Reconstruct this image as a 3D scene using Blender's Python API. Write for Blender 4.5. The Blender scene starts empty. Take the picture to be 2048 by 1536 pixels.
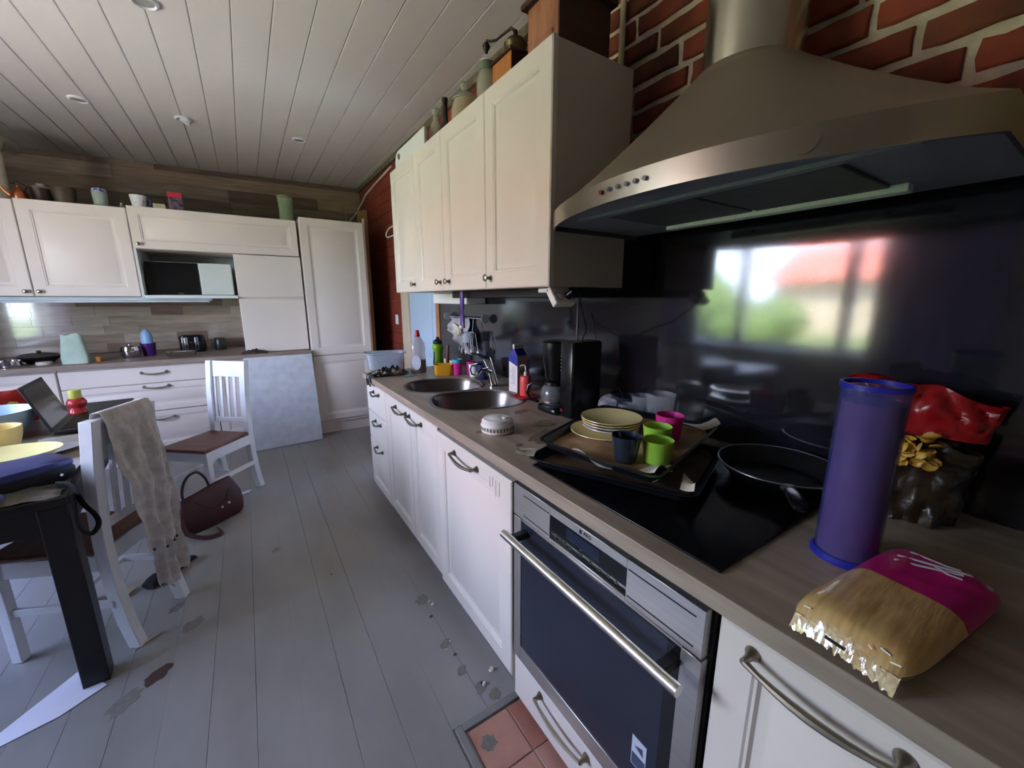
import bpy, bmesh, math, random
from mathutils import Vector, Matrix, noise as mnoise
random.seed(7)
S = bpy.context.scene
COL = S.collection
R = math.radians
PI = math.pi

# ---------------------------------------------------------------- camera
cam_d = bpy.data.cameras.new('camera'); cam = bpy.data.objects.new('camera', cam_d); COL.objects.link(cam)
cx = Vector((1256, 170, -803)).normalized()      # world X in camera axes
cy = Vector((-536, 170, -803)); cy = (cy - cx*cx.dot(cy)).normalized()
cz = cx.cross(cy)
cam.matrix_world = Matrix.Translation((0, 0, 1.40)) @ Matrix((cx, cy, cz)).to_4x4()
cam_d.sensor_width = 36; cam_d.lens = 36*803/2048; cam_d.clip_start = 0.02
S.camera = cam
# ---------------------------------------------------------------- world (sky)
w = bpy.data.worlds.new('sky'); S.world = w; w.use_nodes = True
nt = w.node_tree; nt.nodes.clear()
out = nt.nodes.new('ShaderNodeOutputWorld'); bg = nt.nodes.new('ShaderNodeBackground')
tc = nt.nodes.new('ShaderNodeTexCoord'); sp = nt.nodes.new('ShaderNodeSeparateXYZ'); rp = nt.nodes.new('ShaderNodeValToRGB')
nt.links.new(tc.outputs['Generated'], sp.inputs[0]); nt.links.new(sp.outputs['Z'], rp.inputs[0])
rp.color_ramp.elements[0].position = 0.0; rp.color_ramp.elements[0].color = (0.72, 0.80, 1.0, 1)
rp.color_ramp.elements[1].position = 0.7; rp.color_ramp.elements[1].color = (0.40, 0.50, 1.0, 1)
nt.links.new(rp.outputs[0], bg.inputs[0]); bg.inputs[1].default_value = 9.0
nt.links.new(bg.outputs[0], out.inputs[0])
# sun high outside the window, behind thin cloud; it lights the garden, not the room
sd = bpy.data.lights.new('sun', 'SUN'); sd.energy = 34; sd.angle = R(8); sd.color = (1, 0.94, 0.85)
so = bpy.data.objects.new('sun', sd); COL.objects.link(so); so.rotation_euler = (R(38), R(28), 0)
WX = -2.5                                        # inner face of the window wall
WY0, WY1, WZ0, WZ1 = 1.30, 3.62, 0.83, 2.18      # window opening
pd = bpy.data.lights.new('window_portal', 'AREA'); pd.shape = 'RECTANGLE'; pd.size = WY1-WY0; pd.size_y = WZ1-WZ0
pd.cycles.is_portal = True
po = bpy.data.objects.new('window_portal', pd); COL.objects.link(po)
po.matrix_world = Matrix.Translation((WX-0.16, (WY0+WY1)/2, (WZ0+WZ1)/2)) @ Matrix(((0, 0, -1), (1, 0, 0), (0, -1, 0))).to_4x4()
S.view_settings.view_transform = 'Standard'; S.view_settings.look = 'None'
S.view_settings.gamma = 1; S.view_settings.use_curve_mapping = False
S.view_settings.exposure = 2.1
S.cycles.use_denoising = True
S.cycles.max_bounces = 10; S.cycles.diffuse_bounces = 6; S.cycles.caustics_reflective = False; S.cycles.caustics_refractive = False
S.cycles.sample_clamp_indirect = 6

# ---------------------------------------------------------------- materials
def lin(c):
    return tuple(((x/255)/12.92 if x/255 <= 0.04045 else ((x/255+0.055)/1.055)**2.4) for x in c) + (1,)
MATS = {}
def mat(name, rgb, rough=0.5, metal=0.0, var=0.08, scale=6, bump=0.0, bscale=60, stretch=(1, 1, 1), rgb2=None,
        coat=0, trans=0, alpha=1, rvar=0.0, emit=None, ior=1.45, sharp=(0.3, 0.7), sss=0):
    if name in MATS: return MATS[name]
    m = bpy.data.materials.new(name); m.use_nodes = True
    n = m.node_tree.nodes; l = m.node_tree.links; b = n['Principled BSDF']
    c = lin(rgb); c2 = lin(rgb2) if rgb2 else tuple(max(0, x*(1-var*2)) for x in c[:3]) + (1,)
    t = n.new('ShaderNodeTexCoord'); mp = n.new('ShaderNodeMapping'); mp.inputs['Scale'].default_value = stretch
    l.new(t.outputs['Object'], mp.inputs[0])
    nz = n.new('ShaderNodeTexNoise'); nz.inputs['Scale'].default_value = scale; nz.inputs['Detail'].default_value = 5
    l.new(mp.outputs[0], nz.inputs['Vector'])
    rm = n.new('ShaderNodeValToRGB'); rm.color_ramp.elements[0].position = sharp[0]; rm.color_ramp.elements[1].position = sharp[1]
    rm.color_ramp.elements[0].color = c2; rm.color_ramp.elements[1].color = c
    l.new(nz.outputs[0], rm.inputs[0]); l.new(rm.outputs[0], b.inputs['Base Color'])
    b.inputs['Roughness'].default_value = rough; b.inputs['Metallic'].default_value = metal; b.inputs['IOR'].default_value = ior
    if rvar:
        mr = n.new('ShaderNodeMapRange'); mr.inputs['To Min'].default_value = max(0, rough-rvar); mr.inputs['To Max'].default_value = rough+rvar
        l.new(nz.outputs[0], mr.inputs[0]); l.new(mr.outputs[0], b.inputs['Roughness'])
    if coat: b.inputs['Coat Weight'].default_value = coat; b.inputs['Coat Roughness'].default_value = 0.06
    if trans: b.inputs['Transmission Weight'].default_value = trans
    if sss: b.inputs['Subsurface Weight'].default_value = sss; b.inputs['Subsurface Scale'].default_value = 0.02
    if alpha < 1: b.inputs['Alpha'].default_value = alpha
    if emit: b.inputs['Emission Color'].default_value = lin(emit[0]); b.inputs['Emission Strength'].default_value = emit[1]
    if bump:
        n2 = n.new('ShaderNodeTexNoise'); n2.inputs['Scale'].default_value = bscale; n2.inputs['Detail'].default_value = 6
        l.new(mp.outputs[0], n2.inputs['Vector'])
        bp = n.new('ShaderNodeBump'); bp.inputs['Strength'].default_value = bump; bp.inputs['Distance'].default_value = 0.01
        l.new(n2.outputs[0], bp.inputs['Height']); l.new(bp.outputs[0], b.inputs['Normal'])
    MATS[name] = m; return m

white_door = mat('white_door', (226, 217, 206), 0.35, var=0.015, scale=3)
white_far = mat('white_far', (224, 212, 204), 0.4, var=0.02, scale=3)
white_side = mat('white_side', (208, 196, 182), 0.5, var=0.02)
white_paint = mat('white_paint', (226, 228, 230), 0.4, var=0.03)
white_plast = mat('white_plast', (238, 236, 230), 0.35, var=0.02)
ceil_m = mat('ceiling_paint', (214, 212, 205), 0.55, var=0.02, scale=2)
floor_m = mat('floor_paint', (149, 147, 144), 0.34, var=0.09, scale=3.5, rvar=0.1, bump=0.05, bscale=30, stretch=(1, 0.4, 1), rgb2=(131, 128, 123))
dark_gap = mat('dark_gap', (40, 38, 36), 0.8)
worktop_m = mat('worktop_laminate', (172, 157, 139), 0.38, scale=9, stretch=(3, .35, 3), rgb2=(138, 123, 107), rvar=0.08, bump=0.05, bscale=40)
worktop_far = mat('worktop_far', (150, 131, 119), 0.45, scale=9, stretch=(.35, 3, 3), rgb2=(122, 104, 94))
splash_m = mat('black_splash', (17, 17, 21), 0.085, var=0.2, scale=4, rgb2=(36, 36, 44), rvar=0.05, bump=0.012, bscale=9, ior=1.75)
steel_m = mat('brushed_steel', (208, 204, 198), 0.42, 1.0, var=0.05, scale=3, stretch=(1, .2, 40), bump=0.02, bscale=30)
hood_m = mat('hood_steel', (172, 160, 140), 0.45, 0.85, var=0.05, scale=4, rvar=0.04)
duct_m = mat('duct_steel', (196, 192, 172), 0.27, 1.0, var=0.04, scale=3, stretch=(1, 1, .2))
chrome_m = mat('chrome', (215, 215, 218), 0.1, 1.0, var=0.02)
pewter_m = mat('pewter', (160, 150, 134), 0.34, 1.0, var=0.1, scale=40)
sink_m = mat('sink_steel', (122, 115, 110), 0.32, 1.0, var=0.05, scale=10, rvar=0.06)
filter_m = mat('hood_filter', (92, 96, 98), 0.55, 0.1, var=0.1, scale=30)
under_m = mat('hood_underside', (140, 146, 158), 0.5, 0.15, var=0.05)
blk_glass = mat('black_glass', (14, 15, 20), 0.1, var=0.2, scale=5, rvar=0.05, ior=1.6)
oven_glass = mat('oven_glass', (40, 44, 60), 0.22, var=0.2, scale=3, rvar=0.08, ior=1.6)
hob_m = mat('hob_glass', (16, 15, 16), 0.24, var=0.3, scale=9, rvar=0.1)
blk_plast = mat('black_plastic', (18, 18, 20), 0.25, var=0.15)
blk_matt = mat('black_matt', (24, 22, 22), 0.6, var=0.15)
brick_mats = [mat('brick_%s' % k, c, 0.8, scale=7, rgb2=c2, bump=0.5, bscale=25, sharp=(.35, .65)) for k, c, c2 in
              (('a', (148, 70, 46), (100, 48, 34)), ('b', (126, 58, 38), (88, 44, 32)), ('c', (134, 72, 48), (84, 46, 32)), ('d', (160, 74, 50), (118, 56, 38)))]
mortar_m = mat('mortar', (226, 214, 192), 0.9, scale=14, rgb2=(176, 160, 136), bump=0.9, bscale=18)
redpaint = mat('red_painted_wood', (142, 62, 46), 0.55, scale=4, rgb2=(116, 50, 38), bump=0.05, bscale=20)
tile_m = mat('terracotta_tile', (194, 146, 128), 0.5, scale=9, rgb2=(172, 120, 104), bump=0.05, bscale=20)
tile_m2 = mat('terracotta_tile_red', (182, 124, 106), 0.5, scale=9, rgb2=(160, 104, 88), bump=0.05, bscale=20)
grout_m = mat('grout', (180, 168, 156), 0.8)
trimgrey = mat('grey_trim', (134, 132, 128), 0.5, var=0.08)
plank_cols = [(164, 144, 124), (136, 120, 106), (186, 168, 146), (120, 102, 90), (170, 142, 122), (152, 138, 126)]
plank_mats = [mat('laminate_%d' % i, c, 0.45, scale=6, stretch=(.6, 1, 5), rgb2=tuple(int(v*.8) for v in c)) for i, c in enumerate(plank_cols)]
splash_cols = [(206, 188, 164), (188, 168, 146), (216, 200, 178), (160, 134, 116), (200, 180, 158)]
splash_mats = [mat('far_splash_%d' % i, c, 0.16, scale=6, stretch=(.6, 1, 5), rgb2=tuple(int(v*.82) for v in c), coat=1.0) for i, c in enumerate(splash_cols)]
wood_dark = mat('dark_wood', (74, 44, 30), 0.4, scale=5, stretch=(1, 1, 6), rgb2=(52, 30, 20))
wood_or = mat('orange_wood', (196, 126, 62), 0.4, scale=5, stretch=(5, 5, 1), rgb2=(166, 100, 46))
wood_br = mat('brown_wood', (178, 122, 86), 0.45, scale=5, stretch=(5, 5, 1), rgb2=(140, 88, 60))
wood_raw = mat('raw_wood', (184, 150, 104), 0.6, scale=5, stretch=(6, 6, 1), rgb2=(150, 118, 80))
seat_wood = mat('seat_wood', (118, 74, 54), 0.38, scale=6, stretch=(1, 5, 1), rgb2=(92, 54, 40))
table_m = mat('table_black', (34, 30, 30), 0.4, var=0.15, scale=12)
glass_m = mat('clear_glass', (196, 206, 212), 0.04, alpha=.17, coat=1.0, var=0.0, bump=.5, bscale=60)
glass_g = mat('green_glass', (170, 200, 170), 0.04, trans=1, ior=1.45, var=0.0)
clear_pl = mat('clear_plastic', (196, 204, 218), 0.2, alpha=.5, var=0.02)
film_m = mat('clear_film', (240, 236, 220), 0.08, trans=0.9, ior=1.15, var=0.0, bump=1.0, bscale=40)
bone = mat('bristle_white', (226, 224, 212), 0.6)
def plain(name, rgb, rough=0.4, **k): return mat(name, rgb, rough, **k)

# ---------------------------------------------------------------- mesh builder
class B:
    def __init__(s): s.v = []; s.f = []
    def add(s, vs, fs):
        o = len(s.v); s.v += [tuple(v) for v in vs]; s.f += [tuple(i+o for i in f) for f in fs]; return s
    def box(s, x0, x1, y0, y1, z0, z1, M=None):
        vs = [Vector((x, y, z)) for x in (x0, x1) for y in (y0, y1) for z in (z0, z1)]
        if M: vs = [M @ v for v in vs]
        return s.add(vs, [(0, 1, 3, 2), (4, 6, 7, 5), (0, 4, 5, 1), (2, 3, 7, 6), (0, 2, 6, 4), (1, 5, 7, 3)])
    def lathe(s, prof, n=24, c=(0, 0, 0), M=None, sx=1, sy=1):
        vs = []; fs = []; rings = []
        for r, z in prof:
            if r < 1e-6: rings.append([len(vs)]); vs.append(Vector((0, 0, z)))
            else:
                rings.append(list(range(len(vs), len(vs)+n)))
                vs += [Vector((r*math.cos(2*PI*i/n)*sx, r*math.sin(2*PI*i/n)*sy, z)) for i in range(n)]
        for a, b in zip(rings, rings[1:]):
            if len(a) == 1 and len(b) == 1: continue
            for i in range(n):
                j = (i+1) % n
                if len(a) == 1: fs.append((a[0], b[j], b[i]))
                elif len(b) == 1: fs.append((a[i], a[j], b[0]))
                else: fs.append((a[i], a[j], b[j], b[i]))
        vs = [(M @ v if M else v) + Vector(c) for v in vs]
        return s.add(vs, fs)
    def cyl(s, p, q, r, n=14, r2=None):
        p, q = Vector(p), Vector(q); d = q-p; L = d.length
        M = d.to_track_quat('Z', 'Y').to_matrix().to_4x4()
        return s.lathe([(0, 0), (r, 0), (r if r2 is None else r2, L), (0, L)], n, p, M)
    def tube(s, pts, r, n=8, flat=1.0, up=None, closed=False):
        pts = [Vector(p) for p in pts]; k = len(pts); rs = r if isinstance(r, (list, tuple)) else [r]*k
        vs = []; prev = None
        for i, p in enumerate(pts):
            if closed: t = pts[(i+1) % k]-pts[i-1]
            else: t = pts[min(i+1, k-1)]-pts[max(i-1, 0)]
            t.normalize()
            if prev is None: a = t.cross(Vector(up) if up else (Vector((0, 0, 1)) if abs(t.z) < .9 else Vector((1, 0, 0))))
            else: a = prev - t*prev.dot(t)
            a.normalize(); prev = a; b = t.cross(a)
            vs += [p + (a*math.cos(2*PI*j/n) + b*math.sin(2*PI*j/n)*flat)*rs[i] for j in range(n)]
        fs = [(i*n+j, i*n+(j+1) % n, ((i+1) % k)*n+(j+1) % n, ((i+1) % k)*n+j) for i in range(k if closed else k-1) for j in range(n)]
        if not closed: fs += [tuple(range(n))[::-1], tuple(range((k-1)*n, k*n))]
        return s.add(vs, fs)
    def loft(s, rings, cap0=True, cap1=True):
        n = len(rings[0]); vs = [Vector(p) for r in rings for p in r]
        fs = [(i*n+j, i*n+(j+1) % n, (i+1)*n+(j+1) % n, (i+1)*n+j) for i in range(len(rings)-1) for j in range(n)]
        if cap0: fs.append(tuple(range(n))[::-1])
        if cap1: fs.append(tuple(range((len(rings)-1)*n, len(rings)*n)))
        return s.add(vs, fs)
    def grid(s, f, nu, nv, thick=0.0):
        P = [[Vector(f(i/nu, j/nv)) for j in range(nv+1)] for i in range(nu+1)]
        vs = [p for r in P for p in r]; W_ = nv+1
        fs = [(i*W_+j, (i+1)*W_+j, (i+1)*W_+j+1, i*W_+j+1) for i in range(nu) for j in range(nv)]
        if thick:
            N = len(vs); ns = []
            for i in range(nu+1):
                for j in range(nv+1):
                    du = P[min(i+1, nu)][j]-P[max(i-1, 0)][j]; dv = P[i][min(j+1, nv)]-P[i][max(j-1, 0)]
                    nn = du.cross(dv); nn = nn.normalized() if nn.length > 1e-9 else Vector((0, 0, 1)); ns.append(nn)
            vs = vs + [v - n_*thick for v, n_ in zip(vs, ns)]
            fs = fs + [tuple(N+k for k in f_[::-1]) for f_ in fs]
            bd = [(i, 0) for i in range(nu)] + [(nu, j) for j in range(nv)] + [(i, nv) for i in range(nu, 0, -1)] + [(0, j) for j in range(nv, 0, -1)]
            ids = [i*W_+j for i, j in bd]
            fs += [(ids[k], ids[(k+1) % len(ids)], ids[(k+1) % len(ids)]+N, ids[k]+N)[::-1] for k in range(len(ids))]
        return s.add(vs, fs)
    def prism(s, poly, z0, z1, M=None):
        n = len(poly); vs = [Vector((x, y, z0)) for x, y in poly] + [Vector((x, y, z1)) for x, y in poly]
        if M: vs = [M @ v for v in vs]
        return s.add(vs, [tuple(range(n))[::-1], tuple(range(n, 2*n))] + [(i, (i+1) % n, (i+1) % n+n, i+n) for i in range(n)])

def smoothp(P, k=4):
    P = [Vector(p) for p in P]; out_ = []
    for i in range(len(P)-1):
        a, b_, c, d = P[max(i-1, 0)], P[i], P[i+1], P[min(i+2, len(P)-1)]
        for j in range(k):
            t = j/k; out_.append(.5*((2*b_)+(c-a)*t+(2*a-5*b_+4*c-d)*t*t+(3*b_-a-3*c+d)*t*t*t))
    return out_+[P[-1]]
ORG = {}
def origin(o): return ORG.get(o.name, Vector((0, 0, 0)))
def obj(name, b, m, parent=None, loc=None, bev=0, seg=2, smooth=True, kind=None, label=None, cat=None, group=None, rotz=0, local=False, ang=35):
    """one mesh object; vertices are given in world coordinates unless local=True"""
    me = bpy.data.meshes.new(name); me.from_pydata(b.v, [], b.f)
    bm = bmesh.new(); bm.from_mesh(me); bmesh.ops.recalc_face_normals(bm, faces=bm.faces); bm.to_mesh(me); bm.free()
    o = bpy.data.objects.new(name, me); COL.objects.link(o)
    if m: me.materials.append(m)
    if smooth:
        me.shade_smooth(); me.set_sharp_from_angle(angle=R(ang))
    if bev:
        bv = o.modifiers.new('bevel', 'BEVEL'); bv.width = bev; bv.segments = seg; bv.limit_method = 'ANGLE'; bv.angle_limit = R(40)
    base = Vector(loc) if loc else (origin(parent) if parent else Vector((0, 0, 0)))
    if parent:
        o.parent = parent; ORG[o.name] = base
        if not local: me.transform(Matrix.Translation(-base)); o.location = base-origin(parent)
        else: o.location = loc if loc else (0, 0, 0)
    else:
        if not local: me.transform(Matrix.Translation(-base))
        o.location = base; ORG[o.name] = base; o.rotation_euler = (0, 0, rotz)
    if kind: o['kind'] = kind
    if label: o['label'] = label
    if cat: o['category'] = cat
    if group: o['group'] = group
    return o
def thing(name, label, cat, loc=(0, 0, 0), rotz=0, group=None, kind=None):
    o = bpy.data.objects.new(name, None); COL.objects.link(o); o.location = loc; o.rotation_euler = (0, 0, rotz); o.empty_display_size = .05
    ORG[o.name] = Vector(loc); o['label'] = label; o['category'] = cat
    if group: o['group'] = group
    return o
def text(name, s, size, M, m, parent, ext=0.0004):
    cu = bpy.data.curves.new(name, 'FONT'); cu.body = s; cu.size = size; cu.extrude = ext; cu.align_x = 'CENTER'; cu.align_y = 'CENTER'
    t = bpy.data.objects.new('tmp', cu); COL.objects.link(t)
    dg = bpy.context.evaluated_depsgraph_get(); me = bpy.data.meshes.new_from_object(t.evaluated_get(dg))
    bpy.data.objects.remove(t); bpy.data.curves.remove(cu)
    o = bpy.data.objects.new(name, me); COL.objects.link(o); me.materials.clear(); me.materials.append(m)
    me.transform(M); me.transform(Matrix.Translation(-origin(parent))); o.parent = parent; return o
def axM(o, ux, uy):
    ux, uy = Vector(ux).normalized(), Vector(uy).normalized(); uz = ux.cross(uy)
    return Matrix.Translation(o) @ Matrix((ux, uy, uz)).transposed().to_4x4()
def sell(cx_, cy_, a, b_, z, n=32, e=2.6, rot=0):
    out_ = []
    for i in range(n):
        t = 2*PI*i/n; c, s_ = math.cos(t), math.sin(t)
        x = a*math.copysign(abs(c)**(2/e), c); y = b_*math.copysign(abs(s_)**(2/e), s_)
        out_.append((cx_+x*math.cos(rot)-y*math.sin(rot), cy_+x*math.sin(rot)+y*math.cos(rot), z))
    return out_

# ================================================================ ROOM SHELL
XR = 1.40; ZC = 2.77; YB = -1.6; YF0, YF1 = 5.68, 5.98     # right wall, ceiling, back wall, far wall (slightly skewed)
def skew_y(x): return YF0 + (1.385-x)*0.0717
fl = obj('floor', B().box(WX-.1, 1.5, YB-.1, 6.1, -.12, -.012), mat('floor_gap', (84, 82, 80), .8), kind='structure')
x = 1.5; k = 0
while x > WX-.05:
    g = .0018 if k % 3 == 0 else .0003
    segs = [(YB, 6.05)] if not (x-.135 > .40 and x-.135 < 1.45) else [(1.0, 6.05)]
    for (ya, yb) in segs:
        obj('floor_board', B().box(x-.1353+g/2, x-g/2, ya, yb, -.02, 0), floor_m, fl, bev=.0005, seg=1)
    x -= .1353; k += 1
# terracotta inset in front of the stove with grey trim
obj('grout_bed', B().box(.42, 1.45, YB, 1.0, -.02, -.004), grout_m, fl)
for (xa, xb, q) in ((.456, .606, tile_m), (.610, .762, tile_m2)):
    for j, (ya, yb) in enumerate(((.806, .966), (.652, .802), (.498, .648), (.344, .494))):
        mm = tile_m2 if (xa > .6 and j == 0) else tile_m
        obj('tile', B().box(xa, xb, ya, yb, -.015, 0), mm, fl, bev=.002, seg=1)
obj('trim_strip', B().box(.424, .448, -.5, .995, -.01, .006), trimgrey, fl, bev=.002)
obj('trim_strip', B().box(.448, .70, .972, .998, -.01, .006), trimgrey, fl, bev=.002)
def blot(px, py, r, col, sx=1, rot=0, h=.0006, seed=0):
    rnd = random.Random(seed); n = 18
    poly = []
    for i in range(n):
        a = 2*PI*i/n; rr = r*(.75+.5*rnd.random())
        u, v = rr*math.cos(a)*sx, rr*math.sin(a)
        poly.append((px+u*math.cos(rot)-v*math.sin(rot), py+u*math.sin(rot)+v*math.cos(rot)))
    return B().prism(poly, .0001, h)
stain_d = mat('stain_dark', (84, 62, 54), 0.6, var=0.2, scale=60); stain_l = mat('stain_light', (130, 124, 116), 0.6, var=0.15, scale=60)
for i, (px, py, r, mm, sx) in enumerate(((-.437, 1.797, .030, stain_d, 1.5), (-.517, 1.72, .034, stain_l, 1.6), (-.351, 2.03, .028, stain_l, 1.5), (-.008, 2.45, .02, stain_l, 1.3),
        (.54, 1.33, .02, stain_l, 1.3), (.57, 1.08, .02, stain_l, 1.2), (.60, 1.03, .022, stain_l, 1), (.54, 1.18, .018, stain_l, 1.4), (.55, 1.62, .03, stain_l, 1.2), (-.42, 2.2, .02, stain_l, 2),
        (.585, 1.09, .009, stain_d, 1.3), (.55, 1.26, .007, stain_d, 1), (.545, 1.5, .008, stain_d, 1), (.22, 2.05, .005, stain_d, 1), (.5, .9, .025, stain_l, 1))):
    obj('stain', blot(px, py, r, None, sx, R(50), seed=i), mm, fl, smooth=False)
cw = plain('crumb_white', (226, 222, 210), .8)
for i, (px, py, r) in enumerate(((.577, 1.562, .010), (.57, 1.59, .006), (.637, 1.12, .012), (.585, 1.085, .010), (.56, 1.33, .005), (.53, 1.3, .004))):
    rnd = random.Random(i)
    obj('crumb', B().loft([sell(px, py, r, r*.7, .0008, 7, 2, rnd.random()*3), sell(px, py, r*.8, r*.6, r*.8, 7, 2, 1)]), cw, loc=(px, py, 0),
        label=['pale crumb halfway along the cabinets, the larger of two near the dishwasher', 'tiny pale crumb right beside the larger one near the dishwasher', 'white square crumb touching the cabinet plinth by the tiles', 'pale crumb among the dark stains by the tile trim', 'tiny pale crumb on the boards below the dishwasher handle', 'smallest pale crumb, farthest from the cabinets on the boards'][i], cat='crumb', group='pale crumbs on the floor by the cabinets')
# ceiling
ce = obj('ceiling', B().box(WX-.1, 1.5, YB-.1, 6.1, ZC+.012, ZC+.12), mat('ceiling_gap', (150, 148, 142), .8), kind='structure')
x = .104+.173*8
while x > WX-.05:
    obj('ceiling_board', B().box(x-.173+.0012, x-.0012, YB, 6.05, ZC, ZC+.02), ceil_m, ce, bev=.0035, seg=1)
    x -= .173
obj('cornice', B().box(1.36, 1.40, .0, 5.7, ZC-.05, ZC+.005), mat('cornice_old', (128, 118, 98), .8, scale=20, rgb2=(86, 76, 60), bump=.3), ce)
# right wall: mortar backing + bricks near, red boards far, light blue door
wr = obj('wall_right', B().box(XR, XR+.12, YB, 2.0, 0, ZC).box(XR, XR+.12, 3.22, 3.30, 0, ZC).box(XR, XR+.12, 2.0, 3.22, 0, ZC).box(XR, XR+.12, 3.30, 4.16, 2.08, ZC).box(XR, XR+.12, 4.16, 6.1, 0, ZC), mortar_m, kind='structure')
def brick(y0, y1, z0, z1, rnd, q):
    n_y, n_z = 6, 2; pts = []
    jit = lambda a=.004: rnd.uniform(-a, a)
    ring = [(y0+(y1-y0)*i/n_y, z0) for i in range(n_y)] + [(y1, z0+(z1-z0)*i/n_z) for i in range(n_z)] + [(y1-(y1-y0)*i/n_y, z1) for i in range(n_y)] + [(y0, z1-(z1-z0)*i/n_z) for i in range(n_z)]
    d = rnd.uniform(.006, .016); cy_, cz_ = (y0+y1)/2, (z0+z1)/2
    ring = [(a+jit(), b_+jit()) for a, b_ in ring]
    r0 = [(XR+.004, a, b_) for a, b_ in ring]
    r1 = [(XR-d*.6, cy_+(a-cy_)*.985, cz_+(b_-cz_)*.95) for a, b_ in ring]
    r2 = [(XR-d+jit(.0015), cy_+(a-cy_)*.95, cz_+(b_-cz_)*.82) for a, b_ in ring]
    return B().loft([r0, r1, r2])
rnd = random.Random(3)
row = 0; z = 2.039-.085*6
while z < ZC-.02:
    z0, z1 = z+.012, min(z+.085-.007, ZC-.002)
    y = -1.0 + (.135 if row % 2 else 0) + rnd.uniform(-.02, .02)
    while y < 2.0:
        L = .255+rnd.uniform(-.02, .015)
        if rnd.random() < .15: L = .13
        ya, yb = y+.008, min(y+L-.008, 1.995)
        hidden = (ya > 1.45 and z1 < 2.1) or z1 < 1.6
        if yb-ya > .03 and not hidden:
            obj('brick', brick(ya, yb, z0+rnd.uniform(-.002, .003), z1, rnd, 0), rnd.choice(brick_mats), wr, ang=60)
        y += L
    z += .085; row += 1
def redboard(ya, yb, z0, z1):
    obj('wall_board', B().box(XR-.016, XR+.002, ya, yb, z0+.0012, z1-.0012), redpaint, wr, bev=.003, seg=1)
z = 0
while z < ZC:
    z1 = min(z+.115, ZC)
    redboard(4.25, 5.72, z, z1)
    if z > 2.1: redboard(2.0, 4.25, z, z1)
    z += .115
# light blue door with cream frame
fr_m = plain('cream_frame', (206, 188, 162), .5, var=.03); blue_m = plain('pale_blue_door', (176, 196, 216), .45, var=.03)
dr = obj('door_1', B().box(XR-.012, XR+.03, 3.34, 4.0, 0, 2.0), blue_m, kind='structure', bev=.003)
obj('door_panel', B().box(XR-.018, XR-.01, 3.42, 3.9, 1.0, 1.9), blue_m, dr, bev=.004)
obj('door_panel', B().box(XR-.018, XR-.01, 3.42, 3.9, .15, .88), blue_m, dr, bev=.004)
tr = obj('trim_1', B().box(XR-.03, XR+.01, 4.0, 4.22, 0, 2.12), fr_m, kind='structure', bev=.004)
obj('trim_2', B().box(XR-.03, XR+.01, 3.22, 4.0, 2.0, 2.12), fr_m, kind='structure', bev=.004)
obj('trim_3', B().box(XR-.032, XR+.01, 3.232, 3.30, 0, 2.0), plain('orange_pine', (180, 124, 78), .5, var=.1), kind='structure', bev=.004)
# black splashback, two sheets with a seam
for ya, yb, lab in ((1.513, 3.228, 'black glossy splashback sheet behind the sink and cups'), (-1.2, 1.510, 'black glossy splashback sheet mirroring the window behind the stove')):
    obj('splashback', B().box(1.378, 1.386, ya, yb, .902, 1.655), splash_m, loc=(1.385, ya, .9), bev=.0008, seg=1, label=lab, cat='splashback')
for ya, yb, lab in ((-1.0, 1.30, 'thin metal edging strip along the top of the splashback under the hood'),):
    obj('edging_strip', B().box(1.366, 1.392, ya, yb, 1.656, 1.672), steel_m, loc=(1.38, ya, 1.656), label=lab, cat='strip')
obj('seam_strip', B().box(1.374, 1.378, 1.507, 1.516, .902, 1.44), mat('dull_strip', (86, 86, 92), .5, .4), loc=(1.376, 1.51, .902), label='narrow steel joint strip on the black splashback beside the coffee maker', cat='strip')
cop = plain('copper_pipe', (128, 52, 36), .4, metal=.3)
obj('copper_pipe', B().tube([(1.35, y_, 1.688) for y_ in (-1.0, -.4, .2, .8, 1.1)], .007), cop, loc=(1.35, -1, 1.688), label='thin reddish copper pipe running along the wall under the hood', cat='pipe')

# far wall
def FP(x, z): return (x, skew_y(x), z)
fw = obj('wall_far', B().prism([(1.5, skew_y(1.5)+.02), (1.5, 6.25), (WX-.1, 6.25), (WX-.1, skew_y(WX-.1)+.02)], 0, ZC), dark_gap, kind='structure')
def fplank(x0, x1, z0, z1, m_, d=.016):
    b = B(); vs = []
    for dd in (0, d):
        for (x_, z_) in ((x0, z0), (x1, z0), (x1, z1), (x0, z1)): vs.append((x_, skew_y(x_)+.02-dd, z_))
    b.add(vs, [(0, 1, 2, 3), (7, 6, 5, 4), (0, 4, 5, 1), (1, 5, 6, 2), (2, 6, 7, 3), (3, 7, 4, 0)])
    obj('wall_plank', b, m_, fw, smooth=False)
rnd = random.Random(11); z = 1.95; r_ = 0
while z < ZC:
    z1 = min(z+.128, ZC); x = WX - rnd.random()*.8
    while x < 1.4:
        L = rnd.choice((.55, .9, 1.2)); xa, xb = max(x, WX), min(x+L, 1.40)
        if xb-xa > .05: fplank(xa+.001, xb-.001, z+.001, z1-.001, rnd.choice(plank_mats))
        x += L
    z += .128; r_ += 1
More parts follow.
